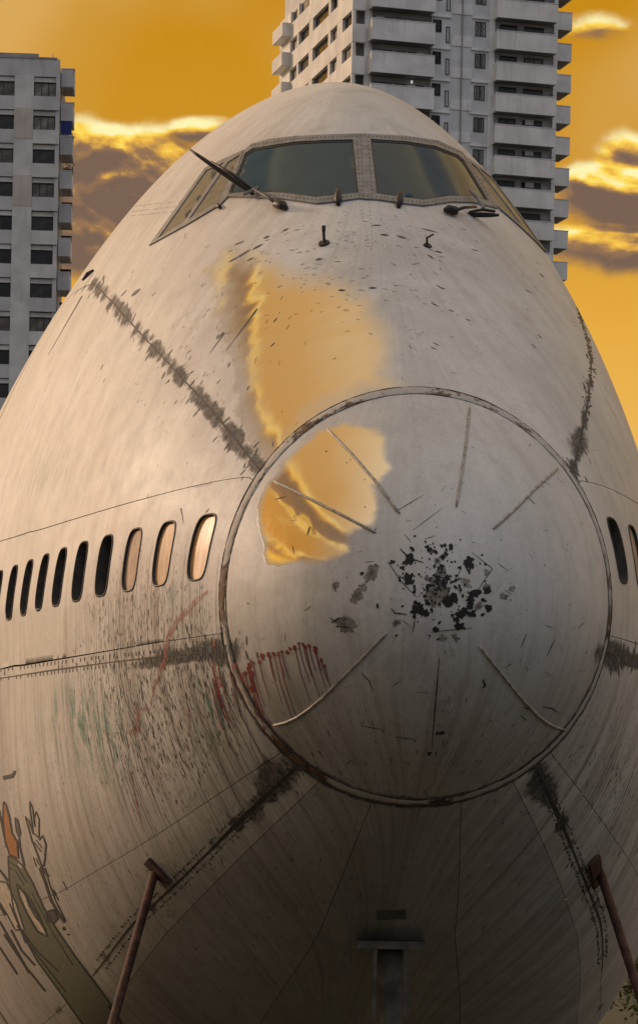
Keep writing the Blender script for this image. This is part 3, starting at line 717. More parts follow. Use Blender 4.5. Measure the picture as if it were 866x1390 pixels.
# dark line of worn sealant inside the lap joint
mb = MB()
stroke(mb, [(0, 921), (70, 910), (150, 899), (240, 889), (306, 884)], [1.2, 2.2, 1.2, 2.6, 3.0], .0018)
stroke(mb, [seam_px('E', -1, q) for q in np.arange(1.05, 5, .1)], [4, 7, 3, 3.5, 1.5], .0018)
stroke(mb, [seam_px('A', -1, q) for q in np.arange(1.05, 6.5, .15)], [2, 3, 1.5, 2, 1], .0018)
ev = [(-a, b, c) for a, b, c in mb.v]; mb.add(ev, list(mb.f))
mb.build('seam_sealant', M_bead, plane)

# lightning diverter strips on the radome
for pts in ([(372, 653), (410, 672), (450, 692), (510, 723)], [(445, 583), (478, 617), (512, 656), (542, 697)], [(637, 553), (633, 595), (627, 640), (619, 688)],
            [(756, 636), (725, 664), (700, 690), (669, 718)], [(372, 984), (387, 981), (403, 974), (420, 962), (438, 947), (480, 905), (525, 859)], [(650, 877), (688, 924), (703, 943), (716, 957), (729, 971), (742, 981), (754, 987), (767, 991)]):
    mb = MB(); pp = resample(pts, 8); mb.tube([hit(x, y, .004) for x, y in pp], [.006] + [.0085] * (len(pp) - 2) + [.006], 8)
    mb.build('diverter_strip', M_strip, radome, True)

# ------------------------------------------------------------------ nose damage, chips, scratches
mb = MB(); mg = MB()
for (x, y, r) in [(613, 813, 7), (606, 819, 6), (642, 810, 7), (636, 816, 6), (638, 768, 6), (632, 763, 5), (560, 834, 6), (577, 831, 6.5), (571, 828, 4), (626, 835, 6), (634, 831, 5), (640, 834, 4), (621, 841, 4), (555, 761, 5), (549, 765, 3.5), (583, 745, 5), (590, 748, 3), (601, 740, 3.5), (557, 785, 5), (560, 790, 4), (552, 781, 3), (567, 818, 5), (659, 800, 5), (591, 855, 4), (622, 850, 4), (628, 852, 3), (596, 845, 2.5), (580, 818, 4), (648, 803, 4), (661, 823, 4.5), (655, 816, 3.5), (532, 764, 3), (543, 788, 2), (600, 756, 3), (605, 752, 2.5), (612, 742, 3), (637, 823, 3.5)]:
    for k in range(3): spot(mb, x + random.gauss(0, r * .45), y + random.gauss(0, r * .45), r * random.uniform(.45, .95), .003, .5, 13)
for k in range(230):
    a = random.uniform(0, 6.28); rr = abs(random.gauss(0, .55)); x = 600 + 66 * rr * math.cos(a); y = 792 + 58 * rr * math.sin(a)
    spot(mb, x, y, random.choice((.6, .8, 1.0, 1.2, 1.6, 2.2)), .003, .5, 7, random.uniform(1, 1.8), random.uniform(0, 3))
for k in range(60):
    spot(mb, random.uniform(330, 810), random.uniform(600, 1040), random.uniform(.5, 1.0), .003, .4, 6)
for (x, y, r) in [(592, 803, 14), (598, 812, 11), (588, 790, 9), (600, 778, 8), (585, 812, 9), (592, 765, 6), (632, 790, 6), (505, 779, 9), (508, 773, 6), (682, 809, 5), (695, 798, 4), (485, 805, 8), (492, 799, 5), (465, 843, 11), (472, 848, 8), (538, 846, 5), (602, 866, 5), (618, 864, 5), (455, 793, 6), (660, 778, 4), (480, 812, 5), (662, 800, 6), (650, 822, 5)]:
    for k in range(4): spot(mg, x + random.gauss(0, r * .35), y + random.gauss(0, r * .35), r * random.uniform(.35, .75), .002, .55, 15, random.uniform(1, 1.5), random.uniform(0, 3))
o = mb.build('paint_chip', M_hole, radome); o['kind'] = 'stuff'; o['label'] = 'cluster of black chips punched through the paint at the nose tip'
o = mg.build('bare_spot', M_grey, radome); o['kind'] = 'stuff'
mb = MB()
for pts, wd in [([(526, 762), (545, 790), (566, 811)], 1.2), ([(531, 826), (536, 832), (552, 834)], 2), ([(563, 840), (560, 858)], 1.5), ([(585, 858), (640, 852)], 1.2), ([(543, 745), (556, 758), (575, 764)], 2.2), ([(596, 893), (592, 940), (586, 1015)], 1.6),
                ([(640, 750), (668, 772), (655, 790), (640, 815)], 1), ([(490, 913), (502, 925), (506, 938)], 1.3), ([(655, 922), (658, 930), (655, 934)], 3), ([(736, 959), (748, 961), (757, 967)], 1.6), ([(710, 960), (720, 963)], 1.4), ([(705, 970), (716, 979)], 1), ([(714, 860), (706, 880)], 1), ([(752, 868), (742, 890)], 1),
                ([(450, 845), (462, 838)], 2), ([(455, 850), (475, 852)], 1.5), ([(447, 838), (458, 845)], 1.2), ([(421, 714), (417, 727)], 1.3), ([(536, 695), (575, 672)], .8), ([(560, 720), (600, 690)], .7), ([(505, 725), (512, 715)], .9), ([(537, 1000), (560, 1003)], 1), ([(490, 985), (520, 990)], .9)]:
    stroke(mb, pts, [wd * .5, wd, wd * .4], .0035, 5)
for k in range(70):
    x, y = random.uniform(340, 800), random.uniform(640, 1040); a = random.uniform(-1, 1) + math.pi / 2 * random.choice((0, 1)); l = random.uniform(4, 16)
    stroke(mb, [(x, y), (x + l * math.cos(a), y + l * math.sin(a))], [.3, .8, .3], .0028, 6)
o = mb.build('scratch', M_hole, radome); o['kind'] = 'stuff'

# flaked dashes on the brow below the windshield
mb = MB()
def dash(x, y, l, a, w): stroke(mb, [(x - l / 2 * math.cos(a), y - l / 2 * math.sin(a)), (x + l / 2 * math.cos(a), y + l / 2 * math.sin(a))], [w * .3, w, w * .9, w * .2], .002, 4)
for (x, y, l, a, w) in [(522, 319, 12, .1, 2.4), (545, 322, 14, .3, 2.4), (511, 306, 14, 0, 1.4), (583, 313, 22, .25, 1.4), (388, 312, 9, -.4, 2.4), (362, 322, 9, -.4, 3), (433, 352, 9, -.2, 3.4), (404, 312, 8, -.2, 2), (506, 391, 11, 0, 3), (464, 394, 9, 0, 3), (491, 394, 7, 0, 2), (538, 388, 7, 0, 2), (595, 342, 11, .2, 2), (565, 336, 7, .1, 2), (600, 349, 8, .2, 1.6), (345, 425, 16, -.95, 2.6), (300, 455, 12, -.9, 2), (185, 397, 16, -.7, 4), (330, 345, 24, -.55, 2.4), (350, 335, 16, -.5, 2.4), (318, 352, 16, -.5, 2), (340, 352, 10, -.5, 2), (325, 330, 14, -.4, 1.6)]:
    dash(x, y, l, a, w)
for k in range(190):
    x, y = random.gauss(450, 85), random.gauss(365, 55)
    if y < 285 or x < 300: continue
    dash(x, y, random.uniform(2, 8), (x - 480) / 260 + random.gauss(0, .25), random.uniform(.8, 1.9))
for k in range(120):
    x, y = random.gauss(270, 70), random.gauss(500, 90)
    dash(x, y, random.uniform(2, 9), -1.0 + random.gauss(0, .2), random.uniform(.7, 1.6))
for k in range(40):
    x, y = random.uniform(560, 740), random.uniform(290, 480)
    dash(x, y, random.uniform(3, 12), .5 + random.gauss(0, .15), random.uniform(.6, 1.4))
for (x0, y0, x1, y1) in [(346, 424, 306, 478), (305, 452, 285, 480), (112, 402, 66, 482), (246, 690, 250, 712)]:
    stroke(mb, [(x0, y0), (x1, y1)], [1.8, .9, .3], .002)
# loose frayed strokes along the smeared seam
for k in range(120):
    q = random.random(); x, y = np.interp(q, [0, .2, .45, .7, 1], [125, 172, 240, 300, 352]), np.interp(q, [0, .2, .45, .7, 1], [380, 428, 505, 572, 635])
    dd = random.gauss(0, 11); x += dd * .75; y -= dd * .7
    dash(x, y, random.uniform(4, 13), -1.05 + random.gauss(0, .22), random.uniform(.7, 2.4))
for k in range(110):
    q = random.random(); x, y = seam_px('A', 1, 1.05 + 4 * q ** 2, random.gauss(0, .02 + .05 * (q < .35)))
    dash(x, y, random.uniform(4, 12), 1.1 + random.gauss(0, .25), random.uniform(.7, 1.8))
for k in range(150):
    q = random.random(); x, y = seam_px('E', -1, 1.05 + 2.6 * q * q, random.gauss(0, .05)); dash(x, y, random.uniform(3, 12), .95 + random.gauss(0, .3), random.uniform(.7, 2.2 - q))
    x, y = seam_px('E', 1, 1.05 + 2.6 * q * q, random.gauss(0, .05)); dash(x, y, random.uniform(3, 12), 2.2 + random.gauss(0, .3), random.uniform(.7, 2.2 - q))
for k in range(110):
    dash(random.gauss(290, 26), random.gauss(884, 9), random.uniform(4, 16), 1.45 + random.gauss(0, .15), random.uniform(.8, 2.4))
for k in range(60):
    dash(random.uniform(826, 866), random.gauss(893, 10), random.uniform(5, 18), 1.6 + random.gauss(0, .1), random.uniform(1, 2.6))
# the faded placard rows behind the side windows
for r_, (x0, y0, x1, y1) in enumerate([(184, 280, 246, 273), (182, 287, 244, 280), (180, 293, 240, 287)]):
    for x, y in resample([(x0, y0), (x1, y1)], 3.3):
        if random.random() < .85: dash(x, y, 2.8, -.12, 1.3)
o = mb.build('paint_flake', M_chip, plane); o['kind'] = 'stuff'

# ------------------------------------------------------------------ red paint and graffiti
def red_mark(pts, w, off):
    mb = MB(); stroke(mb, pts, w, off); mb.build('red_spray_mark', M_red, plane)
red_mark([(283, 802), (270, 812), (255, 827), (240, 845), (230, 862), (226, 880), (225, 895), (216, 916), (210, 932), (208, 948)], [3, 7, 7, 6, 7, 6, 5, 6, 4, 3], .0022)
red_mark([(204, 962), (190, 962), (186, 975), (186, 1000), (178, 990)], [3, 6, 5, 6, 5], .0022)
red_mark([(255, 960), (258, 985), (256, 1000)], [2, 4, 1], .0022)
red_mark([(176, 1045), (184, 1080), (194, 1125)], [2, 2.5, 1], .0022)
red_mark([(288, 895), (292, 915), (301, 932)], [5, 4, 8], .0022)
red_mark([(318, 900), (328, 918), (342, 940)], [5, 7, 3], .0022)
red_mark([(290, 880), (292, 868)], [6, 3], .0022)
red_mark([(254, 1010), (256, 1020), (250, 1018)], [3, 3, 1], .0022)
mb = MB(); 
for k in range(25):
    q = k / 24; x = 334 + 106 * q ** 1.05 + random.uniform(-3.5, 3.5); y = np.interp(q, [0, .2, .35, .6, .75, .9, 1], [914, 892, 890, 881, 873, 882, 906]) + random.uniform(-3, 3)
    spot(mb, x, y, random.uniform(1.5, 2.6), .003, .3, 10, 1.5, 1.1 + random.uniform(-.4, .4)); l = random.uniform(26, 100) * (1 if q < .85 else .5)
    if random.random() < .88: stroke(mb, [(x, y), (x + l * .10, y + l * .45), (x + l * .28, y + l)], [1.5, 1.1, .6], .0026)
for k in range(4):
    x, y = random.uniform(336, 346), random.uniform(905, 935); spot(mb, x, y, random.uniform(1.5, 3), .003, .3, 9, 1.6, 1.2)
    stroke(mb, [(x, y), (x + 18, y + 45 + random.uniform(0, 20)), (x + 30, y + 70)], [1.2, .9, .4], .0026)
o = mb.build('paint_drip', M_drip, radome); o['kind'] = 'stuff'
mb = MB(); mt_ = MB()
for k in range(16):
    x, y = random.uniform(285, 318), random.uniform(900, 945); l = random.uniform(40, 120)
    stroke(mb if k % 3 else mt_, [(x, y), (x + l * .12, y + l * .5), (x + l * .38, y + l)], [1.4, 1.0, .5], .0022)
for k in range(12):
    x, y = random.uniform(150, 330), random.uniform(900, 1010); l = random.uniform(50, 170)
    stroke(mt_, [(x, y), (x + l * .10, y + l * .5), (x + l * .34, y + l)], [.35, .6, .2], .0020)
o = mb.build('red_run', M_drip, plane); o['kind'] = 'stuff'; o = mt_.build('dark_run', simple('dark_run', (.13, .125, .115), .6, var=.4, scale=12), plane); o['kind'] = 'stuff'

gr = None
def art(name, poly, mat, off, line=2.2, holes=()):
    global gr
    v, f = patch(poly, off, holes, 6); o = obj(name, mesh(name, v, f, mat, True), plane if gr is None else gr)
    if gr is None: gr = o
    if line:
        mb = MB(); stroke(mb, list(poly) + [poly[0]], line, off + .0008, 5); mb.build('outline', M_line, gr)
    return o
def lines(name, lst, mat, off=.0032):
    for pts, wd in lst:
        mb = MB(); stroke(mb, pts, wd, off, 4); mb.build(name, mat, gr)
art('graffiti', [(12, 1162), (20, 1164), (34, 1178), (46, 1200), (60, 1232), (78, 1262), (104, 1300), (150, 1362), (172, 1400), (120, 1400), (86, 1352), (52, 1305), (32, 1268), (20, 1236), (14, 1200)], M_olive, .0020)
gr['label'] = 'cartoon figure sprayed in olive and orange below the cabin windows'
art('graffiti_shape', [(6, 1088), (9, 1092), (14, 1110), (17, 1130), (24, 1142), (26, 1165), (14, 1160), (8, 1140), (5, 1110)], M_orange, .0024)
art('graffiti_shape', [(24, 1200), (34, 1212), (50, 1240), (62, 1262), (65, 1271), (52, 1264), (38, 1240), (28, 1218)], M_pale, .0026, 3)
art('graffiti_shape', [(34, 1210), (42, 1220), (54, 1242), (60, 1256), (50, 1246), (40, 1228)], M_blueg, .0031, 1.6)
art('graffiti_shape', [(21, 1110), (25, 1112), (29, 1130), (27, 1138), (23, 1128)], M_purp, .0024, 1.5)
art('graffiti_shape', [(63, 1238), (74, 1234), (80, 1246), (73, 1253), (66, 1250)], M_purp, .0026, 2)
art('graffiti_shape', [(0, 1196), (10, 1198), (22, 1224), (34, 1262), (22, 1262), (10, 1240), (0, 1224)], M_pale, .0022, 2)
lines('outline', [([(60, 1182), (50, 1155), (44, 1140), (38, 1118), (35, 1108), (40, 1114), (46, 1132)], [2, 2, 1.6]), ([(46, 1132), (42, 1100), (41, 1087), (45, 1096), (48, 1122)], 1.8), ([(48, 1122), (47, 1110), (50, 1101), (54, 1112), (54, 1138), (47, 1131)], 1.8),
                  ([(54, 1140), (59, 1134), (63, 1146), (62, 1164), (60, 1176)], 2.2), ([(47, 1143), (57, 1156)], 1.2), ([(50, 1140), (58, 1151)], 1.0), ([(46, 1163), (50, 1176)], 1.2), ([(50, 1165), (54, 1174)], 1.2), ([(56, 1175), (64, 1186), (66, 1190)], 3.5), ([(55, 1178), (62, 1196), (70, 1222), (88, 1252)], [4, 3.5, 3]), ([(62, 1178), (68, 1200), (76, 1222), (90, 1250)], 1.6), ([(70, 1204), (76, 1216)], 1.3), ([(74, 1208), (80, 1222)], 1.3), ([(86, 1196), (92, 1208)], .9),
                  ([(27, 1138), (28, 1150), (34, 1176)], 2.6), ([(0, 1100), (4, 1122), (10, 1150)], 2.5), ([(87, 1258), (88, 1262)], 4), ([(93, 1267), (94, 1269)], 2.6), ([(0, 1228), (8, 1242)], 3), ([(16, 1262), (30, 1290), (48, 1310)], 2.6), ([(30, 1262), (52, 1292), (80, 1318)], 2), ([(14, 1226), (24, 1250), (36, 1280)], 2), ([(0, 1180), (12, 1196)], 3), ([(0, 1250), (20, 1285), (40, 1320)], 3), ([(66, 1190), (62, 1182)], 2), ([(14, 1170), (24, 1176), (38, 1198)], 1.6), ([(12, 1176), (22, 1182), (34, 1202)], 1.2), ([(44, 1212), (70, 1262), (100, 1310)], 1.3), ([(24, 1256), (48, 1292), (90, 1346)], 1.6), ([(6, 1268), (34, 1310), (62, 1345)], 2.4), ([(0, 1285), (24, 1322)], 2.4)], M_line)
lines('graffiti_mark', [([(5, 1056), (18, 1053), (22, 1046)], [5, 6, 2.5])], M_line)

# ------------------------------------------------------------------ wipers, probes, nozzles
def pt(x, y, Y): return PMI @ at(x, y, Y)
def depth(p): return (PM @ p).y
def wiper(pivot, elbow, tip, blade, lift):
    P0, n0 = hit_n(*pivot); mb = MB()
    rx = (P0 + n0 * .02)
    mb.tube([hit(pivot[0] - 9, pivot[1] - 2, .02), hit(pivot[0] - 4, pivot[1] - 1, .035), hit(pivot[0] + 4, pivot[1] + 1, .035), hit(pivot[0] + 8, pivot[1] + 2, .015)], [.014, .03, .032, .012], 10)
    w = mb.build('windshield_wiper', M_rub, plane, True)
    E1 = hit(*elbow, .05); dE = depth(E1)
    mb = MB(); mb.tube([rx, hit((pivot[0] + elbow[0]) / 2, (pivot[1] + elbow[1]) / 2, .05), E1], [.014, .011, .009], 8); mb.build('wiper_arm', M_rub, w, True)
    a, b = blade; A = pt(*a, dE + lift[0]); B = pt(*b, dE + lift[1]); mb = MB()
    Lp = [A.lerp(B, k / 8) for k in range(9)]; mb.tube(Lp, [.007, .012, .015, .017, .018, .018, .017, .014, .009], 8)
    mb.tube([A.lerp(B, .3) + Vector((0, -.02, .015)), A.lerp(B, .62) + Vector((0, -.03, .03)), A.lerp(B, .9) + Vector((0, -.02, .02))], [.006, .012, .01], 8)
    mb.build('wiper_blade', M_rub, w, True); return w, A, B
w1, A, B = wiper((383, 284), (347, 263), None, ((258, 203), (353, 270)), (.25, -.02))
mb = MB(); c = A.lerp(B, .88); mb.tube([c + Vector((-.06, -.03, -.02)), c + Vector((.05, -.04, .03))], [.012, .012], 6); mb.build('wiper_bracket', M_frame, w1)
w2, A, B = wiper((610, 291), (640, 289), None, ((618, 291), (677, 292)), (-.04, -.04))
mb = MB(); mb.tube([hit(632, 266, .05), hit(641, 278, .06), hit(650, 290, .05)], [.008, .016, .012], 8); mb.build('wiper_bracket', M_frame, w2)
for x, y in ((460, 273), (541, 276)):
    mb = MB(); mb.tube([hit(x - .5, y + 7, .008), hit(x, y + 3, .03), hit(x, y - 2, .045), hit(x + .5, y - 8, .05)], [.012, .026, .020, .009], 10); mb.build('washer_nozzle', M_rub, plane, True)
p, n = hit_n(440, 331); mb = MB(); mb.tube([p, p + n * .012], [.04, .036], 14); mb.tube([p, p + Vector((0, 0, .07)) + n * .02], [.011, .010], 8); mb.tube([p + Vector((0, 0, .065)) + n * .02, p + Vector((0, 0, .10)) + n * .02], [.014, .015], 8)
mb.build('probe', M_rub, plane)
p, n = hit_n(580, 334); mb = MB(); mb.tube([p, p + n * .01], [.03, .026], 12); mb.tube([p, p + n * .02 + Vector((-.01, 0, .035)), p + n * .02 + Vector((.035, 0, .06))], [.009, .008, .006], 8)
mb.build('probe', M_rub, plane)
p, n = hit_n(124, 374); mb = MB(); mb.tube([p + Vector((.02, 0, .045)), p + n * .02 + Vector((-.01, 0, 0)), p + n * .02 + Vector((-.05, 0, -.05))], [.008, .018, .008], 8); mb.build('blade_antenna', M_rub, plane)
for x, y, r in ((299, 282, 3.0), ):
    mb = MB(); mb.tube([hit(x - 2, y - 2, .01), hit(x + 2, y + 2, .02)], [.016, .014], 8); mb.build('drain_nipple', M_rub, plane)
# dark access slot on the belly
v, f = patch([(511, 1235), (551, 1234), (551, 1247), (511, 1248)], .004, (), 8, .004); obj('access_hatch', mesh('access_hatch', v, f, M_bare), plane)

# ------------------------------------------------------------------ supports under the nose
M_rust = simple('rusty_steel', (.075, .034, .024), .8, .2, .55, 14, bump=.6)
M_jack = simple('faded_grey_steel', (.085, .078, .07), .6, .2, .4, 9, bump=.3)
def strut(top, low, lean, label):
    P = PM @ hit(*top, .012); dv = (at(*low, P.y + lean) - P); k = (P.z) / -dv.z; Q = P + dv * k
    e = empty('support_strut', Q, 0, label, 'strut', None)
    mb = MB(); mb.tube([Vector((0, 0, 0)), (P - Q)], [.030, .030], 12); mb.build('tube', M_rust, e, True)
    a = PM @ hit(top[0] - 9, top[1] - 17, .012) - Q; b = PM @ hit(top[0] + 20 * (1 if top[0] < 433 else -.2), top[1] + 16, .012) - Q
    nn = Vector((0, -1, 0)); up_ = (b - a).normalized(); sd = up_.cross((PM.to_3x3() @ hit_n(*top)[1])).normalized() * .05; th = (PM.to_3x3() @ hit_n(*top)[1]) * .02
    vs = [a - sd, a + sd, b + sd, b - sd]; mb = MB(); mb.add([q for q in vs] + [q + th for q in vs], [(0, 1, 2, 3), (7, 6, 5, 4), (0, 4, 5, 1), (1, 5, 6, 2), (2, 6, 7, 3), (3, 7, 4, 0)]); mb.build('pad', M_rust, e)
    mb = MB(); mb.box((-.2, -.2, 0), (.2, .2, .03)); mb.build('foot_plate', M_rust, e)
strut((212, 1183), (178, 1300), -.35, 'rusty steel strut propping the hull beneath the cartoon graffiti')
strut((812, 1182), (846, 1284), -.35, 'rusty steel strut propping the hull on the side away from the graffiti')
P = PM @ hit(530, 1272, .0); e = empty('jack_stand', (P.x, P.y - .02, 0), 0, 'pale steel post with flat top plate under the belly centre', 'stand')
hgt = P.z - .02
mb = MB(); mb.tube([(0, 0, .06), (0, 0, hgt - .05)], [.085, .085], 20); mb.build('post', M_jack, e, True)
mb = MB(); mb.box((-.22, -.16, hgt - .05), (.22, .16, hgt)); mb.build('top_plate', M_jack, e)
for s in (-1, 1):
    mb = MB(); mb.box((s * .10 - .012, -.15, hgt - .5), (s * .10 + .012, -.13, hgt - .052)); mb.build('flange', M_jack, e)
mb = MB(); mb.box((-.5, -.5, 0), (.5, .5, .06)); mb.build('base_plate', M_rust, e)

# ------------------------------------------------------------------ apartment towers
def concrete(name, c, k=1.0):
    m, t = material(name); ob = t.new('ShaderNodeTexCoord').outputs['Object']
    n = t.noise(ob, .5, 5, .6); run = t.noise(t.vec('MULTIPLY', ob, (3.0, 3.0, .25)), 1.0, 5, .65); n3 = t.noise(ob, 4, 4, .6)
    base = t.mix(t.smooth(n, .3, .7), tuple(q * .86 for q in c), tuple(q * 1.1 for q in c))
    base = t.mix(t.math('MULTIPLY', t.smooth(run, .52, .78), .45 * k), base, tuple(q * .45 for q in c))
    base = t.mix(t.math('MULTIPLY', t.smooth(n3, .55, .75), .15), base, (.30, .24, .19))
    t.put(t.b.inputs['Base Color'], base); t.b.inputs['Roughness'].default_value = .9; t.b.inputs['Specular IOR Level'].default_value = .2
    return m
M_c1 = concrete('grey_concrete', (.66, .665, .69)); M_c2 = concrete('pale_concrete', (.79, .79, .80)); M_c3 = concrete('pink_render', (.58, .53, .51)); M_c4 = concrete('dark_concrete', (.34, .335, .34)); M_c5 = concrete('warm_concrete', (.79, .78, .77)); M_c6 = concrete('block_concrete', (.56, .565, .585)); M_c7 = concrete('block_pale_concrete', (.66, .66, .67))
M_wf = simple('window_frame_dark', (.035, .032, .034), .5, var=.2)
def tglass(name, c, r): 
    m, t = material(name); ob = t.new('ShaderNodeTexCoord').outputs['Object']; n = t.noise(ob, 1.3, 4, .6)
    t.put(t.b.inputs['Base Color'], t.mix(t.smooth(n, .4, .6), c, tuple(q * .5 for q in c))); t.b.inputs['Roughness'].default_value = r; return m
GL = [tglass('tower_glass', (.022, .022, .027), .12), tglass('tower_glass_curtain', (.16, .145, .13), .3), tglass('tower_glass_blind', (.26, .24, .215), .35), tglass('tower_glass_dim', (.05, .045, .045), .2)]
_wc = {}
def unit_window(wd, h, bars=1):
    key = (round(wd, 2), round(h, 2), bars)
    if key not in _wc:
        a, b = MB(), MB(); q = .07
        a.box((0, 0, 0), (wd, .08, q)); a.box((0, 0, h - q), (wd, .08, h)); a.box((0, 0, q), (q, .08, h - q)); a.box((wd - q, 0, q), (wd, .08, h - q))
        for k in range(1, bars + 1): a.box((wd * k / (bars + 1) - q / 2, .005, q), (wd * k / (bars + 1) + q / 2, .075, h - q))
        b.box((q * .9, .04, q * .9), (wd - q * .9, .055, h - q * .9))
        _wc[key] = (a.mesh('window', M_wf), [b.mesh('pane', gm_) for gm_ in GL])
    return _wc[key]
def put_window(par, u, v, z, wd, h, bars=1, left=False, gl=None):
    fm, pms = unit_window(wd, h, bars); k = random.choices(range(4), (3.2, 1.8, 1.6, 3))[0] if gl is None else gl
    o = obj('window', fm, par, (u, v, z)); p = obj('pane', pms[k], o)
    if left: o.rotation_euler = (0, 0, -math.pi / 2)
    return o
def part(name, mat, par, *boxes):
    mb = MB()
    for a, b in boxes: mb.box(a, b)
    return mb.build(name, mat, par)

class Frame:
    """plan frame of a tower: u along the front, v back; finds u, v and z under a sight line"""
    def __init__(s, px, Y, ang, py=100):
        s.o = at(px, py, Y); s.a = ang; s.c, s.s = math.cos(ang), math.sin(ang); s.Y = Y
    def u(s, px, py=100, v=0.0):
        q, _ = uncam(px, py); ox, oy = s.o.x - v * s.s, s.o.y + v * s.c
        return (q * oy - ox) / (s.c - q * s.s)
    def v(s, px, py=60, u=0.0):
        q, _ = uncam(px, py); ox, oy = s.o.x + u * s.c, s.o.y + u * s.s
        return (q * oy - ox) / (-s.s - q * s.c)
    def z(s, px, py, u, v=0.0):
        Y = s.o.y + u * s.s + v * s.c; return at(px, py, Y).z
    def empty(s, *a): return empty(a[0], (s.o.x, s.o.y, 0), s.a, *a[1:])

# ---- right tower
fr = Frame(497, 261.6, math.radians(15)); tw = fr.empty('apartment_tower', 'tall grey apartment tower with stacked balconies rising behind the cockpit', 'building')
u1a, u1b, u2a, u2b, u3 = 0.1, fr.u(584), fr.u(668), fr.u(755), fr.u(770, 100, 4)
uL = fr.u(476); VE = fr.v(380, 60, uL); ztop = fr.z(540, -120, 3)
part('wall', M_c1, tw, ((uL + .4, .4, 0), (u2b - .02, VE - .3, ztop)))
part('wall', M_c1, tw, ((u1b + .02, .02, 0), (u2a - .4, .6, ztop)))
part('wall', M_c2, tw, ((u1a - .3, -.06, 0), (u1a + .35, .6, ztop)))
part('wall', M_c2, tw, ((u2a - .42, -.10, 0), (u2a + .15, .6, ztop)))
part('wall', M_c2, tw, ((u2b - .35, -.08, 0), (u2b + .02, .62, ztop)))
part('roof_slab', M_c2, tw, ((uL - .2, -.3, ztop), (u2b + .3, VE, ztop + .5)))
def balcony(par, u0, u1, v0, v1, z0, hgt, mat, rail=False):
    w_ = .14
    o = part('balcony', mat, par, ((u0, v0, z0), (u1, v0 + w_, z0 + hgt)), ((u0, v0 + w_ + .003, z0 + .003), (u0 + w_, v1, z0 + hgt - .003)), ((u1 - w_, v0 + w_ + .003, z0 + .003), (u1, v1, z0 + hgt - .003)))
    part('slab', M_c4, o, ((u0 + w_ + .002, v0 + w_ + .002, z0 + .02), (u1 - w_ - .002, v1, z0 + .2)))
    part('coping', M_c1, o, ((u0 - .03, v0 - .03, z0 + hgt + .002), (u1 + .03, v0 + w_ + .03, z0 + hgt + .08)))
    if rail:
        part('rail', M_wf, o, ((u0 + .1, v0 + .05, z0 + hgt + .22), (u1 - .1, v0 + .09, z0 + hgt + .26)))
    return o
for k in range(-2, 4):
    zt_ = fr.z(540, 28 + 44.4 * k, 3, -1.3); zb_ = fr.z(540, 56 + 44.4 * k, 3, -1.3)
    balcony(tw, u1a, u1b, -1.3, .38, zb_, zt_ - zb_, M_c2, True)
    zf = zb_ + .2
    for q in range(random.randint(1, 2)):
        a_ = random.uniform(.5, 5.0); part('air_conditioner', M_c5, tw, ((u1a + a_, -.25, zf + 1.75), (u1a + a_ + .75, .05, zf + 2.25)))
    for (a, wd, bars) in ((.55, 1.9, 1), (2.75, 1.0, 0), (3.95, 1.6, 1)):
        put_window(tw, u1a + a, .30, zf + .1, wd, 2.2, bars, gl=random.choice((0, 0, 3, 1)))
for k in range(-2, 9):
    zt_ = fr.z(712, 44.6 + 42.45 * k, 15, -1.1); zb_ = fr.z(712, 69 + 42.45 * k, 15, -1.1)
    balcony(tw, u2a, u2b - .38, -1.1, .38, zb_, zt_ - zb_, M_c5, k % 2 == 0)
    for (a, b) in ((679, 702), (712, 738)):
        ua, ub = fr.u(a), fr.u(b); put_window(tw, ua, .30, zb_ + .9, ub - ua, 1.75, 1)
    if random.random() < .5:
        a_ = random.uniform(1, 4.5); part('air_conditioner', M_c7, tw, ((u2a + a_, -.1, zb_ + 2.1), (u2a + a_ + .8, .25, zb_ + 2.6)))
    # side balcony stack, set back on the flank
    zs = fr.z(762, 16 + 42.4 * (k + 1), 19, 3); balcony(tw, u2b + .03, u3, 3, 6.2, zs - 1.62, 1.62, M_c2)
    put_window(tw, u2b + .15, 6.3, zs - 1.3, 1.0, 2.1, 0, gl=0)
for k in range(-1, 9):
    for (a, b, y0, y1) in ((586, 598, 26, 43), (643.5, 658, 29, 49)):
        ua, ub = fr.u(a), fr.u(b); za, zb2 = fr.z(a, y1 + 43.3 * k, ua), fr.z(a, y0 + 43.3 * k, ua)
        put_window(tw, ua, -.02, za, ub - ua, zb2 - za, 1, gl=random.choice((0, 0, 3)))
        part('window_hood', M_c2, tw, ((ua - .35, -.12, zb2 + .25), (ub + .9, .05, zb2 + .42)))
    ua = fr.u(604); za = fr.z(604, 58 + 43.3 * k, ua); put_window(tw, ua, -.02, za, .38, 1.5, 0, gl=3)
    part('floor_band', M_c2, tw, ((fr.u(612), -.04, za - .2), (fr.u(640), .05, za + .75)))
part('downpipe', M_c4, tw, ((u2b + .85, 2.7, 0), (u2b + .93, 2.78, ztop)))
part('downpipe', M_c4, tw, ((fr.u(625), -.12, 0), (fr.u(625) + .12, 0, ztop)))
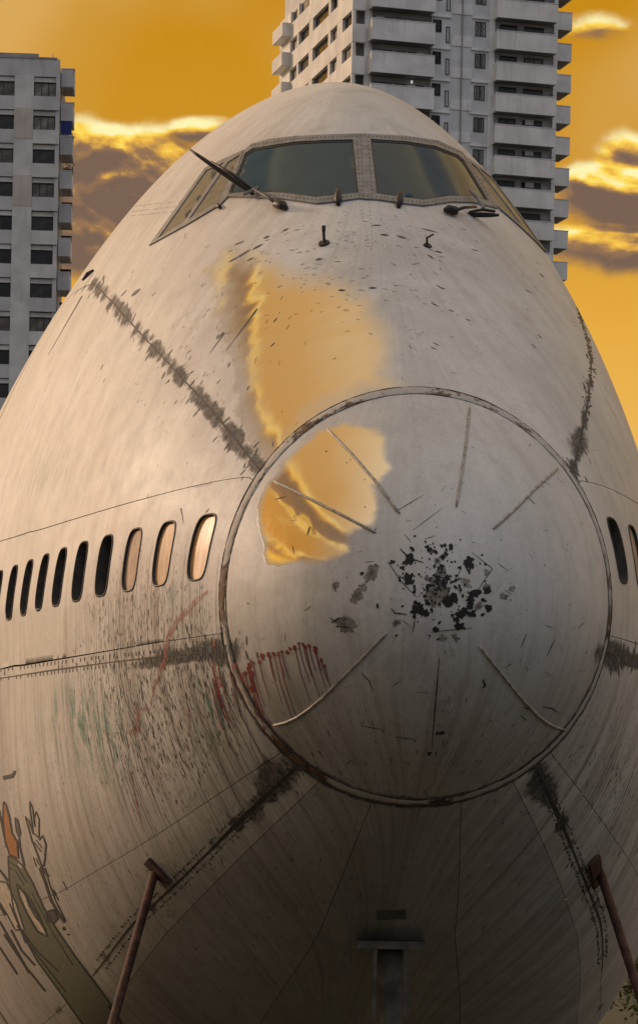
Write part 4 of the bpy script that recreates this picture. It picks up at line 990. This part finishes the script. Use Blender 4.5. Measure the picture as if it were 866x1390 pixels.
# flank facing the sun and the narrow corner bay
vr = [(fr.v(b, 60, uL), fr.v(a, 60, uL)) for a, b in ((394, 403), (405, 419), (424, 445), (448, 457), (464, 474))]
per = (fr.z(483, 14, -1) - fr.z(483, 14 + 43.5 * 4, -1)) / 4
for k in range(-2, 6):
    z1 = fr.z(483, 14, -1) - per * k; z0 = z1 - 1.28
    part('spandrel', M_c5, tw, ((uL, -.25, z0 - (per - 1.28) + .004), (uL + .42, VE, z0)))
    part('spandrel', M_c2, tw, ((uL + .425, -.25, z0 - (per - 1.28) + .004), (u1a - .32, .38, z0)))
    edges_ = [0.35] + [q for p_ in sorted(vr) for q in p_] + [VE]
    for i in range(0, len(edges_), 2):
        if edges_[i + 1] - edges_[i] > .15 and not (i == 0): part('pier', M_c5, tw, ((uL + .02, edges_[i], z0 + .003), (uL + .41, edges_[i + 1], z1 - .003)))
    for j, (va, vb) in enumerate(sorted(vr)):
        put_window(tw, uL + .33, vb, z0, vb - va, 1.28, 1, True, gl=0 if j == 2 else None)
    put_window(tw, uL + .55, .22, z0, u1a - .4 - uL - .55, 1.28, 1)
    part('pier', M_c2, tw, ((uL + .03, -.22, z0 + .003), (uL + .30, .12, z1 - .003)))
    part('balcony', M_c5, tw, ((uL - .9, VE - 4.5, z0 - 1.2), (uL - .003, VE - .5, z0 + .1)))
# small life on the balconies
zb_ = fr.z(540, 56, 3, -1.3)
def trinket(name, mat, box_, label, cat, f_):
    e_ = part(name, mat, None, box_); e_.location = (f_.o.x, f_.o.y, 0); e_.rotation_euler = (0, 0, f_.a); e_['label'] = label; e_['category'] = cat; return e_
zb0 = fr.z(540, 12, 3, -1.3)
trinket('hanging_laundry', simple('red_cloth', (.28, .045, .05), .9), ((1.6, -.7, zb0 + 1.6), (2.1, -.66, zb0 + 2.4)), 'small red cloth hung behind a balcony parapet of the tall tower', 'laundry', fr)
trinket('hanging_towel', simple('white_cloth', (.55, .54, .52), .9), ((2.6, -.7, zb0 + 1.5), (3.1, -.66, zb0 + 2.4)), 'small white cloth hung beside the red cloth on the tall tower', 'laundry', fr)
lm, t = material('lit_bulb'); t.b.inputs['Emission Color'].default_value = (1, .95, .8, 1); t.b.inputs['Emission Strength'].default_value = .5
mb = MB(); mb.tube([(4.3, -.2, fr.z(560, 114, 4.3)), (4.3, -.2, fr.z(560, 112, 4.3)), (4.3, -.2, fr.z(560, 110, 4.3))], [.06, .12, .06], 10)
lo = mb.build('balcony_lamp', lm); lo.location = (fr.o.x, fr.o.y, 0); lo.rotation_euler = (0, 0, fr.a); lo['label'] = 'small lit white lamp on a balcony just above the cockpit roof'; lo['category'] = 'lamp'

# ---- left tower
fl_ = Frame(82, 254.7, math.radians(3)); tl = fl_.empty('apartment_tower', 'grey apartment block with wide windows and short corner balconies over the cabin windows', 'building')
zt1 = fl_.z(60, 80, -1.5); zt2 = fl_.z(20, 69, -4)
part('wall', M_c4, tl, ((-20, .42, 0), (-.03, 14, zt1 - .3)))
part('parapet', M_c6, tl, ((-20, -.02, fl_.z(60, 104, -1.5)), (0, .40, zt1)))
part('roof_block', M_c4, tl, ((-20, .7, zt1 - .3), (fl_.u(52), 8, zt2)))
part('roof_edge', M_c4, tl, ((-20, -.08, zt1 + .003), (fl_.u(78), .5, zt1 + .14)))
P_ = [fl_.u(q) for q in (-10, 21, 47, 77)]
mb = MB(); q = fl_.u(70); mb.tube([(q, 2, zt1 - .3), (q, 2, zt1 + 1.0)], .03, 6); mb.build('aerial', M_wf, tl)
part('pier', M_c7, tl, ((P_[1], -.06, 0), (P_[2], .38, fl_.z(60, 104, -1.5) - .004)))
part('pier', M_c6, tl, ((P_[3], -.03, 0), (-.01, .41, fl_.z(60, 104, -1.5) - .004)))
part('pier', M_c6, tl, ((-20, -.03, 0), (P_[0], .41, fl_.z(60, 104, -1.5) - .004)))
per = (fl_.z(60, 104, -1.5) - fl_.z(60, 104 + 45.6 * 6, -1.5)) / 6
for k in range(0, 12):
    zo = fl_.z(60, 104, -1.5) - per * k; z1 = zo - 1.78
    part('spandrel', M_c6, tl, ((-20, -.01, zo - per + .004), (P_[1] - .002, .40, z1)))
    part('spandrel', M_c7 if k % 3 else M_c6, tl, ((P_[2] + .002, -.16, zo - per + .004), (.02, .40, z1)))
    if k in (1, 3): part('render_patch', M_c3, tl, ((P_[1] + .03, -.09, zo - 2.6), (P_[2] - .03, -.065, zo + .15)))
    for a, b in ((P_[0], P_[1]), (P_[2], P_[3])):
        part('blind_box', M_c7, tl, ((a + .02, .12, zo - .46), (b - .02, .39, zo - .06)))
        put_window(tl, a + .03, .28, z1 + .03, b - a - .06, 1.26, 2 if a == P_[2] else 1)
    zs = fl_.z(90, 94 + 46 * k, .6, 2.4)
    balcony(tl, .03, fl_.u(101, 100, 2.4), 2.4, 6.0, zs - 1.58, 1.58, M_c7 if k % 2 else M_c6)
    put_window(tl, .10, 6.1, zs - 1.3, 1.0, 2.3, 0, gl=0)
zs = fl_.z(90, 94 + 46, .6, 2.4)
trinket('blue_awning', simple('blue_tarp', (.012, .035, .19), .6, var=.3), ((.05, 2.45, zs - 2.85), (1.05, 2.5, zs - 1.62)), 'blue sheet hung across a corner balcony of the grey block', 'tarpaulin', fl_)
M_leaf = simple('balcony_leaf', (.03, .05, .016), .7, var=.5, scale=30)
for kk, lab in ((2, 'dark leafy pot plant on the third corner balcony down the grey block'), (3, 'low leafy pot plant on the fourth corner balcony down the grey block')):
    zs = fl_.z(90, 94 + 46 * kk, .6, 2.4); e_ = empty('potted_plant', (fl_.o.x, fl_.o.y, zs - 1.38), fl_.a, lab, 'plant')
    mb = MB(); mb.tube([(.8, 2.9, 0), (.8, 2.9, .5)], [.15, .2], 10); mb.build('pot', M_rust, e_)
    mb = MB(); c = Vector((.8, 2.9, 1.5)) 
    for i in range(140):
        q = c + Vector((random.gauss(0, .22), random.gauss(0, .2), random.gauss(0, .42))); a = Vector((random.gauss(0, 1), random.gauss(0, 1), random.gauss(0, 1))).normalized() * .13; b = Vector((random.gauss(0, 1), random.gauss(0, 1), random.gauss(0, 1))).normalized() * .05
        mb.add([q - a, q + b, q + a, q - b], [(0, 1, 2, 3)])
    mb.build('foliage', M_leaf, e_)

# ---- shrub past the hull on the far side
M_bush = simple('shrub_leaf', (.085, .10, .028), .7, var=.5, scale=12)
for i, (x, Y, h) in enumerate([(905, 60, 1.8)]):
    b = at(x, 1250, Y); e_ = empty('shrub', (b.x, b.y, 0), 0, 'yellow-green shrub growing on the ground beyond the hull', 'shrub')
    mb = MB(); mb.tube([(0, 0, 0), (.05, 0, h * .7)], [.08, .03], 8); mb.tube([(0, 0, .2), (-.5, .1, h * .8)], [.05, .02], 6); mb.tube([(0, 0, .2), (.5, -.1, h * .8)], [.05, .02], 6); mb.build('trunk', M_rust, e_)
    mb = MB()
    for k in range(2600):
        q = Vector((random.gauss(0, .65), random.gauss(0, .6), h * .75 + random.gauss(0, .45))); 
        if q.z < .1: continue
        a = Vector((random.gauss(0, 1), random.gauss(0, 1), random.gauss(0, 1))).normalized() * .11; b_ = Vector((random.gauss(0, 1), random.gauss(0, 1), random.gauss(0, 1))).normalized() * .045
        mb.add([q - a, q + b_, q + a, q - b_], [(0, 1, 2, 3)])
    mb.build('crown', M_bush, e_)
